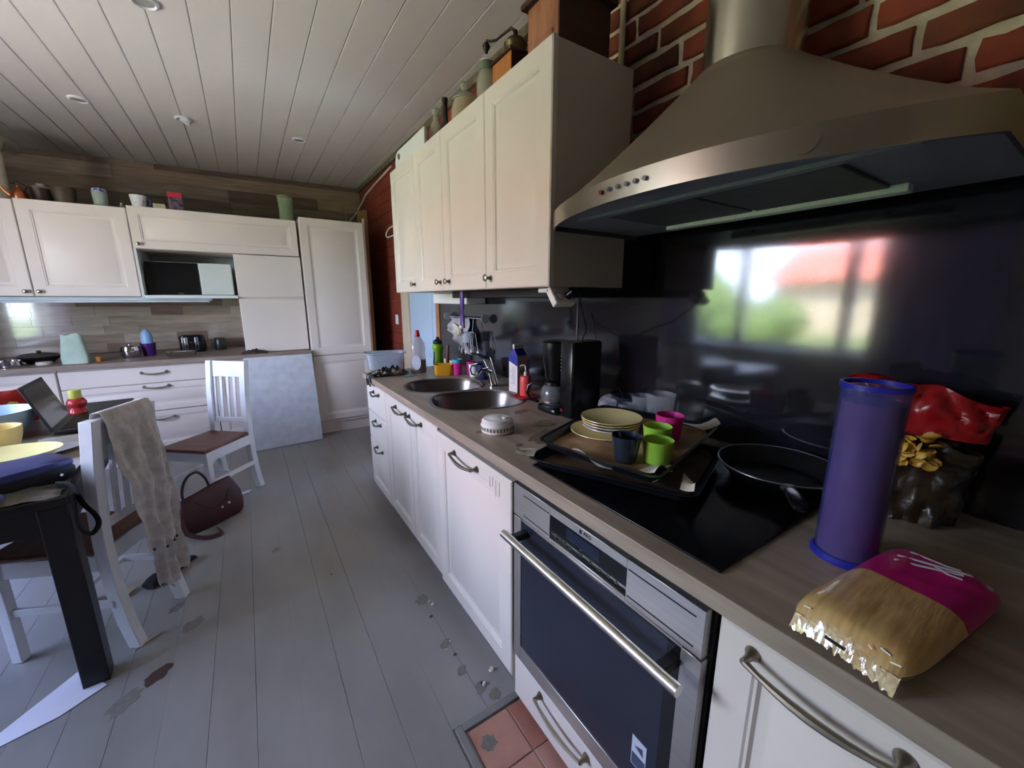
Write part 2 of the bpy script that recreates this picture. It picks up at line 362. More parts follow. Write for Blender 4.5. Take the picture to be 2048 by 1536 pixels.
# left wall with window, back wall
wallp = mat('wall_paint', (214, 206, 194), .7, var=.03)
WT = .16
wl = obj('wall_left', B().box(WX-WT, WX, YB, WY0, 0, ZC).box(WX-WT, WX, WY1, 6.1, 0, ZC).box(WX-WT, WX, WY0, WY1, 0, WZ0).box(WX-WT, WX, WY0, WY1, WZ1, ZC), wallp, kind='structure')
obj('wall_back', B().box(WX-.1, 1.5, YB-.1, YB, 0, ZC), mat('wall_back_paint', (176, 160, 140), .7, var=.04), kind='structure')
wfm = plain('window_frame_paint', (200, 196, 190), .45, var=.02)
wn = obj('window_1', B().box(WX-.12, WX-.05, WY0, WY1, WZ1-.05, WZ1).box(WX-.12, WX-.05, WY0, WY1, WZ0, WZ0+.05).box(WX-.12, WX-.05, WY0, WY0+.05, WZ0+.05, WZ1-.05).box(WX-.12, WX-.05, WY1-.05, WY1, WZ0+.05, WZ1-.05), wfm, kind='structure')
for yc in (1.68, 2.78): obj('window_post', B().box(WX-.12, WX-.05, yc-.055, yc+.055, WZ0+.05, WZ1-.05), wfm, wn, bev=.004)
obj('window_bar', B().box(WX-.11, WX-.06, 2.835, WY1-.05, 1.98, 2.01), wfm, wn)
gp = bpy.data.materials.new('window_pane'); gp.use_nodes = True; gn = gp.node_tree.nodes; gn.clear()
go_ = gn.new('ShaderNodeOutputMaterial'); gm = gn.new('ShaderNodeMixShader'); gt = gn.new('ShaderNodeBsdfTransparent'); gg = gn.new('ShaderNodeBsdfGlossy')
gg.inputs['Roughness'].default_value = 0.02; gt.inputs[0].default_value = (.94, .96, .95, 1); gm.inputs[0].default_value = .06
gp.node_tree.links.new(gt.outputs[0], gm.inputs[1]); gp.node_tree.links.new(gg.outputs[0], gm.inputs[2]); gp.node_tree.links.new(gm.outputs[0], go_.inputs[0])
for ya, yb in ((WY0+.05, 1.625), (1.735, 2.725), (2.835, WY1-.05)): obj('window_pane', B().box(WX-.088, WX-.084, ya, yb, WZ0+.05, WZ1-.05), gp, wn, smooth=False)
obj('window_sill', B().box(WX-.05, WX+.16, WY0-.05, WY1+.05, WZ0-.03, WZ0), wfm, wn, bev=.004)
curt_m = mat('purple_curtain', (178, 160, 206), .8, var=.06, scale=4, trans=0)
def curtain(y0, y1, lab):
    f = lambda u, v: (WX+.10+.028*math.sin(u*38)+.01*math.sin(u*17+v*4), y0+(y1-y0)*u, .35+1.98*v)
    obj('curtain', B().grid(f, 60, 8, .002), curt_m, loc=(WX+.1, (y0+y1)/2, .35), label=lab, cat='curtain')
curtain(3.25, 3.8, 'lilac curtain hanging at the far side of the window'); curtain(.60, 1.42, 'lilac curtain hanging at the near side of the window')
obj('curtain_rail', B().cyl((WX+.1, .5, 2.36), (WX+.1, 3.95, 2.36), .012), blk_matt, loc=(WX+.1, .95, 2.36), label='dark curtain rail above the window', cat='curtain rail')
# garden outside the window
lawn = mat('lawn', (116, 132, 72), .9, scale=2, rgb2=(92, 108, 56))
obj('ground', B().box(-60, WX-WT-.01, -45, 50, -.5, -.35), lawn, kind='structure')
obj('patio', B().box(-8.5, WX-WT-.01, -8, 12, -.35, -.33), mat('patio_gravel', (206, 190, 168), .9, scale=3, rgb2=(180, 166, 146)), kind='structure')
leafm = mat('bush_leaves', (104, 124, 66), .8, scale=5, rgb2=(66, 88, 44), bump=.5)
def bush(px, py, r, h, lab, sd_):
    b = B(); N = 14
    rings = []
    for i in range(9):
        t = i/8; rr = r*math.sin(PI*(.12+.86*t))
        rings.append([(px+rr*math.cos(2*PI*j/N)*(1+.3*mnoise.noise((j*.9+sd_, i*.9, sd_))), py+rr*math.sin(2*PI*j/N)*(1+.3*mnoise.noise((j*.9, i*.7+sd_, 5))), -.36+h*t) for j in range(N)])
    obj('bush', b.loft(rings), leafm, loc=(px, py, -.36), label=lab, cat='bush')
for i, (px, py, r, h, lab) in enumerate(((-10.5, 6.9, 1.0, 1.9, 'rounded green bush outside nearest the window'), (-13.5, 10.5, 1.6, 3.6, 'tall green bush behind the nearest one outside'),
        (-8, 3.4, .7, .8, 'low wide green bush opposite the window'), (-9, 9.3, 1.5, 3.2, 'big green bush at the garden corner'), (-16, 8.3, 1.2, 2.0, 'green bush standing before the red roofed house'))):
    bush(px, py, r, h, lab, i*3.1)
hs = thing('house', 'neighbouring pale house with a red roof beyond the garden', 'house', (-24, 7, -.36))
obj('wall', B().box(-27, -21, 2.5, 10.8, -.36, 2.3), plain('house_wall', (214, 196, 170), .8), hs)
obj('roof', B().add([(-20.5, 2, 2.3), (-20.5, 11.3, 2.3), (-27.5, 11.3, 2.3), (-27.5, 2, 2.3), (-24, 2, 4.3), (-24, 11.3, 4.3)], [(0, 1, 5, 4), (2, 3, 4, 5), (0, 4, 3), (1, 2, 5), (0, 3, 2, 1)]), plain('house_roof', (206, 122, 100), .7), hs, smooth=False)

# ================================================================ FITTED UNITS
def panel_front(ax, face, u0, u1, z0, z1, t=.02, fr=.058, rec=.009, b=None):
    b = b or B()
    P = (lambda u, v, n: (face+n, u, v)) if ax == 'x' else (lambda u, v, n: (u, face+n, v))
    rings = [(0, t), (0, .004), (.004, 0), (fr, 0), (fr+.004, .003), (fr+.009, .003), (fr+.014, rec), (fr+.03, rec), (fr+.034, rec-.002)]
    if fr == 0: rings = rings[:3]
    b.loft([[P(u0+i, z0+i, n), P(u1-i, z0+i, n), P(u1-i, z1-i, n), P(u0+i, z1-i, n)] for i, n in rings])
    return b
def bow_handle(ax, face, uc, zc, L, parent, dirv='u', proud=.03, m_=None):
    """cast bow handle: two flared feet and a flattened bow"""
    P = (lambda a, c, n: (face-n, uc+a, zc+c)) if ax == 'x' else (lambda a, c, n: (uc+a, face-n, zc+c))
    b = B(); h = L/2
    pts = [P(h*t, -.012*(1-t*t), proud*(1-.15*t*t)) for t in (-1, -.75, -.5, -.25, 0, .25, .5, .75, 1)]
    b.tube(pts, [.006, .0052, .0062, .0072, .0076, .0072, .0062, .0052, .006], 8, up=(0, 0, 1))
    for sgn in (-1, 1):
        o_, d_ = Vector(P(h*sgn, .0, 0)), Vector(P(h*sgn, 0, 1))-Vector(P(h*sgn, 0, 0))
        M = d_.to_track_quat('Z', 'Y').to_matrix().to_4x4()
        b.lathe([(0, 0), (.013, 0), (.0125, .003), (.008, .010), (.006, .018), (.0065, proud*.9), (0, proud*.92)], 14, o_, M)
    return obj('handle', b, m_ or pewter_m, parent)
def knob(ax, face, uc, zc, parent, m_=None):
    d_ = Vector((-1, 0, 0)) if ax == 'x' else Vector((0, -1, 0)); M = d_.to_track_quat('Z', 'Y').to_matrix().to_4x4()
    o_ = (face, uc, zc) if ax == 'x' else (uc, face, zc)
    return obj('knob', B().lathe([(0, 0), (.010, 0), (.008, .004), (.0055, .012), (.010, .020), (.0145, .024), (.0145, .028), (.010, .031), (0, .031)], 16, o_, M), m_ or pewter_m, parent)

# ---- right base units (fronts at x=.65)
FX = .65
def carcass_r(y0, y1, name, lab, z0=.09, z1=.86, top=True):
    t = thing(name, lab, 'cabinet', ((FX+1.3)/2, (y0+y1)/2, 0))
    obj('carcass', B().box(FX+.021, 1.37, y0+.001, y1-.001, z0, z1), white_door, t)
    obj('plinth', B().box(FX+.06, FX+.08, y0+.001, y1-.001, 0.001, z0), white_door, t)
    return t
t = carcass_r(2.405, 2.85, 'drawer_cabinet', 'white drawer cabinet at the far end of the sink counter')
for z0, z1, hz in ((.648, .845, .80), (.452, .642, .60), (.095, .446, .415)):
    d = obj('drawer', panel_front('x', FX, 2.408, 2.848, z0, z1, fr=.05 if z1-z0 > .3 else 0), white_door, t)
    bow_handle('x', FX, 2.60, hz, .12, d)
t = carcass_r(1.602, 2.403, 'sink_cabinet', 'white two-door cabinet under the double sink', z1=.715)
for y0, y1, hy in ((1.965, 2.40, 2.105), (1.605, 1.960, 1.88)):
    d = obj('door', panel_front('x', FX, y0, y1, .10, .845), white_door, t); bow_handle('x', FX, hy, .805, .17, d)
t = carcass_r(.985, 1.60, 'dishwasher', 'white panel-fronted dishwasher between sink doors and oven', z1=.72); t['category'] = 'dishwasher'
d = obj('door', panel_front('x', FX-.006, .990, 1.596, .09, .832, t=.026, fr=.062), white_door, t); bow_handle('x', FX-.006, 1.315, .79, .19, d)
drip = plain('drip_brown', (150, 128, 110), .6)
obj('drip_marks', B().box(FX-.0066, FX-.0058, 1.085, 1.087, .74, .80).box(FX-.0066, FX-.0058, 1.062, 1.064, .75, .80).box(FX-.0066, FX-.0058, 1.105, 1.107, .77, .805).box(FX-.0066, FX-.0058, 1.125, 1.127, .76, .80), drip, d, smooth=False)
# right cabinet next to the oven
t = carcass_r(-.38, .318, 'base_cabinet', 'off-white cabinet right of the oven, nearest the viewer', z0=.09)
d = obj('door', panel_front('x', FX, -.30, .312, .10, .845, fr=.062), white_side if False else white_door, t); bow_handle('x', FX, .158, .828-.012, .19, d, proud=.034)
# under-oven drawer
t = thing('plinth_cabinet', 'low white drawer unit below the oven', 'base unit', (FX, .65, .03))
d = obj('drawer_front', panel_front('x', FX-.002, .33, .975, .035, .20, fr=0), white_door, t); bow_handle('x', FX-.002, .72, .165, .21, d)
obj('carcass', B().box(FX+.02, 1.3, .33, .975, .035, .2), white_side, t)
# ---- oven
t = thing('oven', 'built-in steel oven with black glass door and bar handle', 'oven', (.66, .65, .205))
obj('body', B().box(FX+.012, 1.25, .326, .978, .205, .855), blk_matt, t)
sx = .640
cp = obj('control_panel', B().box(sx, FX+.011, .332, .516, .738, .842).box(sx, FX+.011, .788, .968, .738, .842).box(sx, FX+.011, .516, .788, .818, .842).box(sx, FX+.011, .516, .788, .738, .7465), steel_m, t, bev=.001, seg=1)
for ya, yb in ((.350, .512), (.792, .915)):
    for zz in (.752, .818): obj('groove', B().box(sx-.0006, sx+.001, ya, yb, zz, zz+.003), blk_matt, cp, smooth=False)
ds = obj('display', B().box(sx+.002, FX+.011, .5165, .7875, .747, .8175), blk_glass, t)
obj('screen', B().box(sx+.0014, sx+.0021, .60, .72, .780, .812), plain('screen_blue', (30, 38, 56), .25), ds, smooth=False)
icon_m = plain('icon_grey', (128, 132, 146), .5)
ib = B()
for i, yy in enumerate((.765, .745, .725, .705, .665, .63, .60, .57, .545)):
    M = axM((sx+.0012, yy, .764), (0, -1, 0), (0, 0, 1))
    if i % 3 == 0:
        ib.tube([M @ Vector((.0045*math.cos(a*PI/5), .0045*math.sin(a*PI/5), 0)) for a in range(10)], .0007, 4, closed=True)
    elif i % 3 == 1:
        ib.tube([M @ Vector(p) for p in ((-.004, -.003, 0), (.004, -.003, 0), (.004, .004, 0), (-.004, .004, 0))], .0007, 4, closed=True)
    else: ib.tube([M @ Vector(p) for p in ((-.004, -.003, 0), (.004, -.003, 0), (0, .005, 0))], .0007, 4, closed=True)
ib.tube([Vector((sx+.0012, .667, .776)), Vector((sx+.0012, .663, .780)), Vector((sx+.0012, .659, .776))], .0007, 4)
obj('touch_icons', ib, icon_m, ds, smooth=False)
text('brand_lettering', 'AEG', .0145, axM((sx-.0004, .642, .830), (0, -1, 0), (0, 0, 1)), blk_matt, cp)
obj('emblem', B().box(sx-.0008, sx+.0002, .661, .669, .8248, .8352), blk_matt, cp)
dd = obj('oven_door', B().box(sx, FX+.01, .330, .374, .212, .733).box(sx, FX+.01, .930, .968, .212, .733).box(sx, FX+.01, .374, .930, .212, .268).box(sx+.004, FX+.01, .374, .930, .7255, .733), steel_m, t, bev=.001, seg=1)
obj('door_glass', B().box(sx+.003, FX+.009, .3745, .9295, .2685, .7252), oven_glass, dd, bev=.0008, seg=1)
obj('side_glass', B().box(sx+.0022, sx+.0032, .376, .405, .27, .724), blk_glass, dd, smooth=False)
stk = obj('sticker', B().box(sx+.0018, sx+.003, .430, .470, .33, .412), plain('sticker_white', (196, 202, 212), .4), dd, smooth=False)
obj('sticker_print', B().box(sx+.0012, sx+.0019, .432, .468, .333, .366).add([(sx+.0014, .462, .388), (sx+.0014, .438, .376), (sx+.0014, .440, .398), (sx+.0010, .450, .392)], [(0, 1, 3), (1, 2, 3), (0, 3, 2)]), plain('sticker_ink', (70, 78, 100), .5), stk, smooth=False)
hb = obj('door_handle', B().cyl((.586, .338, .696), (.586, .945, .696), .0125, 20), mat('handle_steel', (205, 198, 188), .28, 1, var=.03), t)
for yy in (.385, .905): obj('bracket', B().box(.588, sx+.004, yy-.012, yy+.012, .686, .706), blk_matt, hb, bev=.003)
# ---- worktop with two sink holes and a hob on it
SINKS = [((.945, 2.185), .222, .196, -.25), ((.94, 1.765), .228, .200, -.25)]
def holed_plate(outer, holes, z0, z1):
    bm = bmesh.new(); edges = []
    for loop in [outer]+holes:
        vs = [bm.verts.new((x, y, z1)) for x, y in loop]
        edges += [bm.edges.new((vs[i], vs[(i+1) % len(vs)])) for i in range(len(vs))]
    bmesh.ops.triangle_fill(bm, use_beauty=True, edges=edges)
    r = bmesh.ops.extrude_face_region(bm, geom=bm.faces[:])
    bmesh.ops.translate(bm, vec=(0, 0, z0-z1), verts=[e for e in r['geom'] if isinstance(e, bmesh.types.BMVert)])
    bm.verts.index_update(); b = B(); b.v = [tuple(v.co) for v in bm.verts]; b.f = [tuple(v.index for v in f.verts) for f in bm.faces]
    bm.free(); return b
holes = [[(p[0], p[1]) for p in sell(c[0], c[1], a*.985, b_*.985, 0, 40, 2.7, r_)] for c, a, b_, r_ in SINKS]
wt = obj('worktop', holed_plate([(.632, -.45), (1.376, -.45), (1.376, 2.865), (.632, 2.865)], holes, .862, .90), worktop_m, loc=(1.0, 1.2, .862), bev=.002, seg=2,
         label='long grey-brown laminate worktop holding sink and hob along the right wall', cat='worktop', ang=20)
brown_st = mat('worktop_stain', (132, 114, 96), .5, var=.2, scale=40)
for i, (px, py, r, sx_) in enumerate(((.90, 1.13, .05, 1.8), (.85, 1.4, .02, 2), (.75, 1.1, .012, 1.5), (.72, 1.02, .01, 1.5), (.98, 1.25, .035, 1.4), (1.0, 1.45, .02, 2), (.70, 1.3, .012, 1.4))):
    b = blot(px, py, r, None, sx_, R(20), seed=30+i); b.v = [(a, c, .90+d) for a, c, d in b.v]
    obj('stain', b, brown_st, wt, smooth=False)
t = thing('double_sink', 'steel double-bowl sink set in the grey-brown worktop', 'sink', (.94, 1.97, .74))
for c, a, b_, r_ in SINKS:
    prof = [(1.06, .9003), (1.055, .9018), (1.0, .902), (.975, .894), (.95, .872), (.915, .835), (.85, .795), (.74, .765), (.58, .748), (.38, .739), (.12, .735)]
    rings = [sell(c[0], c[1], a*s_, b_*s_, z_, 40, 2.7 if s_ > .3 else 2, r_) for s_, z_ in prof]
    bw = obj('bowl', B().loft(rings, cap0=False), sink_m, t, ang=50)
    obj('drain', B().lathe([(0, .7365), (.03, .7365), (.036, .741), (.038, .739)], 20, (c[0], c[1], 0)), chrome_m, bw)
t = thing('faucet', 'chrome single-lever faucet behind the double sink', 'faucet', (1.17, 1.98, .9))
obj('body', B().lathe([(0, .9), (.034, .9), (.034, .908), (.028, .914), (0, .915)], 24, (1.165, 1.975, 0)).tube([(1.165, 1.975, .912), (1.158, 1.985, .96), (1.146, 2.0, 1.02), (1.136, 2.012, 1.06), (1.134, 2.014, 1.066)], [.026, .025, .026, .028, .020], 18), chrome_m, t)
obj('spout', B().tube([(1.155, 1.985, .985), (1.11, 1.96, 1.005), (1.06, 1.94, 1.008), (1.035, 1.93, .995), (1.032, 1.929, .985)], [.014, .013, .012, .012, .011], 12), chrome_m, t)
obj('lever', B().tube([(1.136, 2.012, 1.062), (1.12, 2.06, 1.078), (1.11, 2.13, 1.082), (1.108, 2.15, 1.080)], [.020, .013, .009, .006], 10, flat=.6, up=(0, 0, 1)), mat('dark_chrome', (70, 70, 74), .2, .8), t)
obj('hob', B().box(.682, 1.21, .338, .93, .9003, .906), hob_m, loc=(.95, .63, .9), bev=.002, label='black glass hob set on the worktop under the trays and pan', cat='hob')

# ---- upper cabinets (right)
UX = .88
t = thing('wall_cabinet', 'cream wall cabinet with four panelled doors above the sink', 'cabinet', (1.06, 1.95, 1.44))
obj('carcass', B().box(UX+.022, 1.25, 1.122, 2.79, 1.443, 2.195), white_side, t, bev=.001, seg=1)
for y0, y1, ky in ((2.362, 2.79, 2.42), (1.984, 2.358, 2.035), (1.552, 1.980, 1.925), (1.118, 1.548, 1.515)):
    d = obj('door', panel_front('x', UX, y0, y1, 1.442, 2.197, t=.021, fr=.062), white_door, t)
    knob('x', UX, ky, 1.487, d)
obj('bottom_rail', B().box(1.02, 1.22, 1.15, 2.2, 1.405, 1.4425), blk_matt, t, bev=.004)
obj('hanging_block', B().box(1.2505, 1.275, 1.14, 1.17, 1.43, 1.60), blk_matt, t)
# ---- far base units: fronts at y=4.45
FY = 4.45
def carcass_f(x0, x1, name, lab, z1=.86, y0=None, cat='cabinet', back=5.4):
    t = thing(name, lab, cat, ((x0+x1)/2, 4.8, 0)); yy = (y0 or FY)+.022
    obj('carcass', B().box(x0+.001, x1-.001, yy, back, .12, z1), white_far, t)
    obj('plinth', B().box(x0+.001, x1-.001, yy+.03, yy+.05, .001, .12), white_far, t)
    return t
t = carcass_f(-1.27, -.31, 'drawer_cabinet', 'white three-drawer cabinet under the far worktop behind the table')
for z0, z1, hz in ((.705, .845, .825-.03), (.462, .698, .675), (.13, .455, .400)):
    d = obj('drawer', panel_front('y', FY, -1.267, -.313, z0, z1, fr=.045 if z1-z0 > .2 else 0), white_far, t)
    bow_handle('y', FY, -.705, hz, .16, d)
t = carcass_f(-2.3, -1.275, 'corner_cabinet', 'white cabinet left of the far drawers, beyond the bowls')
for x0, x1 in ((-2.297, -1.79), (-1.785, -1.278)):
    d = obj('door', panel_front('y', FY, x0, x1, .13, .845), white_far, t)
    knob('y', FY, -1.82 if x0 < -2 else -1.755, .78, d)
t = carcass_f(-.308, .495, 'base_cabinet', 'white cabinet under the far worktop behind the leaning board')
for x0, x1 in ((-.305, .093), (.097, .492)): obj('door', panel_front('y', FY, x0, x1, .13, .845), white_far, t)
obj('worktop', B().box(-2.35, .505, 4.40, 5.30, .862, .90), worktop_far, loc=(-.9, 4.4, .862), bev=.003, label='brown laminate worktop running along the far wall', cat='worktop')
# tall unit
t = carcass_f(.512, 1.10, 'tall_cabinet', 'tall off-white cabinet at the right end of the far row', z1=2.15, back=5.5)
d = obj('upper_door', panel_front('y', FY, .515, 1.097, .842, 2.155, fr=.065), white_far, t)
d = obj('lower_door', panel_front('y', FY, .515, 1.097, .15, .835, fr=.065), white_far, t)
obj('filler_strip', B().box(1.101, 1.118, 4.47, 4.49, .01, 2.20), white_far, t)
# far uppers
def upper_f(x0, x1, z0, z1, name, lab, doors, back=5.3, solid=True):
    t = thing(name, lab, 'cabinet', ((x0+x1)/2, 4.9, z0))
    if solid: obj('carcass', B().box(x0+.001, x1-.001, 4.522, back, z0, z1), white_far, t)
    return t
UY = 4.50
t = upper_f(-1.30, -.70, 1.42, 2.10, 'wall_cabinet', 'white single-door wall cabinet left of the microwave niche', 1)
d = obj('door', panel_front('y', UY, -1.297, -.703, 1.42, 2.105, fr=.07), white_far, t); knob('y', UY, -1.265, 1.455, d)
t = upper_f(-2.35, -1.303, 1.42, 2.09, 'wall_cabinet', 'white wall cabinet at the left end of the far row', 2)
d = obj('door', panel_front('y', UY, -1.86, -1.303, 1.42, 2.095, fr=.07), white_far, t); knob('y', UY, -1.335, 1.455, d)
d = obj('door', panel_front('y', UY, -2.35, -1.865, 1.42, 2.095, fr=.07), white_far, t); knob('y', UY, -2.3, 1.455, d)
t = thing('niche_cabinet', 'white wall cabinet with flap door over the open microwave niche', 'cabinet', (-.35, 4.9, 1.40))
obj('carcass', B().box(-.699, .495, 4.522, 5.3, 1.80, 2.12), white_far, t)
nich = plain('niche_inside', (204, 210, 206), .5, var=.02)
obj('side_panel', B().box(-.699, -.681, 4.50, 5.3, 1.41, 1.80), nich, t, bev=.001)
obj('back_panel', B().box(-.68, -.04, 5.12, 5.14, 1.42, 1.80), nich, t)
obj('shelf', B().box(-.681, -.04, 4.50, 5.12, 1.405, 1.432), white_paint, t, bev=.001)
mw = thing('microwave', 'white microwave with a black glass door in the open niche', 'microwave', (-.36, 4.8, 1.433))
obj('body', B().box(-.665, -.065, 4.60, 4.98, 1.4345, 1.71), white_plast, mw, bev=.006)
obj('door', B().box(-.662, -.31, 4.585, 4.60, 1.437, 1.707), blk_glass, mw, bev=.003)
obj('door_frame', B().box(-.305, -.07, 4.588, 4.60, 1.437, 1.707), nich, mw, bev=.003)
obj('door_mark', B().box(-.47, -.43, 4.5842, 4.5855, 1.447, 1.453), pewter_m, mw, smooth=False)
d = obj('flap_door', panel_front('y', UY, -.697, .493, 1.80, 2.125, fr=.06), white_far, t); knob('y', UY, -.66, 1.835, d)
t = thing('fridge_cabinet', 'tall white fridge front standing beside the tall cabinet', 'fridge', (.24, 4.9, .9))
obj('carcass', B().box(-.035, .50, 4.53, 5.3, .902, 1.796), white_far, t)
obj('upper_door', B().box(-.038, .50, 4.51, 4.53, 1.415, 1.795), white_far, t, bev=.006)
obj('lower_door', B().box(-.038, .50, 4.51, 4.53, .903, 1.40), white_far, t, bev=.006)
strip = plain('strip_light', (196, 206, 214), .4)
t = thing('under_cabinet_light', 'long pale strip light under the far wall cabinets', 'lamp', (-1.2, 4.62, 1.36))
obj('housing', B().box(-2.2, -.24, 4.54, 4.66, 1.385, 1.418), strip, t, bev=.004); obj('diffuser', B().box(-2.19, -.26, 4.55, 4.65, 1.372, 1.386), plain('diffuser', (220, 226, 232), .3), t, bev=.004)
# far splash planks
rnd = random.Random(5); z = .902; i = 0
while z < 1.4:
    z1 = min(z+.085, 1.44); x = -2.35-rnd.random()*.3
    while x < -.04:
        L = rnd.choice((.25, .4, .7)); xa, xb = max(x, -2.35), min(x+L, -.04)
        if xb-xa > .03: obj('wall_plank', B().box(xa+.0008, xb-.0008, 5.305, 5.32, z+.0008, z1-.0008), rnd.choice(splash_mats), fw, smooth=False)
        x += L
    z = z1; 
obj('panel_backing', B().box(-2.4, -.03, 5.32, 5.34, .9, 2.0), white_far, fw)

# ---- hood
hy = .625
def hood_outline(z, k=1.0, n=16):
    # bulged front edge; wall side at x=1.372
    pts = []
    for i in range(n+1):
        t_ = i/n; y = .135+(1.112-.135)*t_
        xx = .89-.155*(1-(2*t_-1)**2)**.9
        pts.append((xx, y))
    return pts
front = hood_outline(0)
def hood_ring(f, z, dome=0):
    # f=0 -> canopy edge, f=1 -> collar around the duct
    out_ = []
    for (xx, yy) in front:
        th = math.atan2(yy-.70, xx-1.24)
        cx_, cy_ = 1.24+.135*math.cos(th), .70+.135*math.sin(th)
        out_.append((xx+(cx_-xx)*f, yy+(cy_-yy)*f, z))
    wy1, wy0 = 1.112+(.80-1.112)*f, .135+(.60-.135)*f
    out_ += [(1.372, wy1, z), (1.372, wy0, z)]
    return out_
t = thing('extractor_hood', 'large steel chimney extractor hood above the hob', 'hood', (1.2, .65, 1.62))
rings = []
for i in range(11):
    q = i/10; f = q; zz = 1.672 + .335*(q**1.12)
    rings.append(hood_ring(f, zz))
obj('canopy', B().loft(rings), hood_m, t, ang=50)
bandm = mat('hood_band', (176, 166, 146), .3, 1, var=.05, scale=3)
b = B(); fr_ = [(xx, yy) for xx, yy in front]; n = len(fr_)
outer = [(1.30, 1.112)]+fr_[::-1]+[(1.30, .135)]
def inset_pt(p, d): return (p[0]+d*(1 if p[0] < 1.29 else 0), p[1]+(d if p[1] < .62 else -d)*(1 if abs(p[1]-.62) > .45 else 0))
b2 = [inset_pt(p, .006) for p in outer]
N = len(outer); vs = [(x_, y_, z_) for z_ in (1.622, 1.6725) for x_, y_ in outer]+[(x_, y_, z_) for z_ in (1.622, 1.6725) for x_, y_ in b2]
fs = []
for i in range(N-1):
    fs += [(i, i+1, N+i+1, N+i), (2*N+i, 3*N+i, 3*N+i+1, 2*N+i+1), (i, 2*N+i, 2*N+i+1, i+1), (N+i, N+i+1, 3*N+i+1, 3*N+i)]
bd = obj('front_band', b.add(vs, fs), bandm, t, ang=60)
obj('underside', B().prism([inset_pt(p, .008) for p in outer], 1.636, 1.650), under_m, t)
for ya, yb in ((.33, .60), (.61, .88)): obj('filter', B().box(.90, 1.17, ya, yb, 1.629, 1.636), filter_m, t, bev=.002)
obj('front_lip', B().box(.872, .895, .22, .97, 1.628, 1.636), under_m, t)
obj('lamp_strip', B().box(1.17, 1.205, .30, .88, 1.618, 1.636), plain('lamp_cover', (226, 238, 232), .35), t, bev=.003)
for yy in (.42, .78): obj('screw', B().cyl((1.24, yy, 1.630), (1.24, yy, 1.637), .006), chrome_m, t)
def band_pt(yy):
    for (xa, ya), (xb, yb) in zip(front, front[1:]):
        if ya <= yy <= yb: q = (yy-ya)/(yb-ya); return xa+(xb-xa)*q, math.atan2(xb-xa, yb-ya)
for i, yy in enumerate((.745, .715, .688, .662, .637, .612)):
    xx, a_ = band_pt(yy); d_ = Vector((-math.cos(a_), math.sin(a_), 0)); p_ = Vector((xx, yy, 1.648))
    obj('button', B().cyl(p_-d_*.001, p_+d_*.007, .0052, 12), plain('red_lamp', (150, 40, 30), .3) if i == 0 else chrome_m, t, label='small red indicator button' if i == 0 else None)
xx, a_ = band_pt(.34); d_ = Vector((-math.cos(a_), math.sin(a_), 0)); p_ = Vector((xx, .34, 1.65))
obj('badge', B().cyl(p_-d_*.001, p_+d_*.003, .021, 20), bandm, t)
obj('duct', B().lathe([(.123, 1.97), (.123, ZC-.003), (0, ZC-.003)], 40, (1.245, .70, 0)), duct_m, t)
# thin pipe at the cabinet and cable along the cornice
obj('wall_pipe', B().cyl((1.37, 1.30, 2.0), (1.37, 1.30, ZC-.06), .012), plain('pipe_cream', (196, 184, 150), .4), loc=(1.37, 1.30, 2.0), label='slim cream pipe on the brick wall behind the wall cabinet', cat='pipe')

# ================================================================ TABLE AND CHAIRS
TZ = .745
ta = R(4)
Tm = Matrix.Translation((-.578, 1.868, 0)) @ Matrix.Rotation(ta, 4, 'Z')
t = thing('dining_table', 'black-brown dining table with square legs at the left edge', 'table', (-1.0, 2.7, 0))
obj('tabletop', B().box(-.95, 0, 0, 1.75, TZ-.03, TZ, Tm), table_m, t, bev=.003)
obj('apron', B().box(-.90, -.05, .004, .024, TZ-.115, TZ-.03, Tm).box(-.90, -.05, 1.72, 1.74, TZ-.115, TZ-.03, Tm).box(-.94, -.92, .04, 1.7, TZ-.115, TZ-.03, Tm).box(-.026, -.006, .04, 1.7, TZ-.115, TZ-.03, Tm), table_m, t)
for lx, ly in ((-.076, .002), (-.946, .002), (-.076, 1.674), (-.946, 1.674)):
    obj('leg', B().box(lx, lx+.074, ly, ly+.074, .001, TZ-.03, Tm), table_m, t, bev=.003)

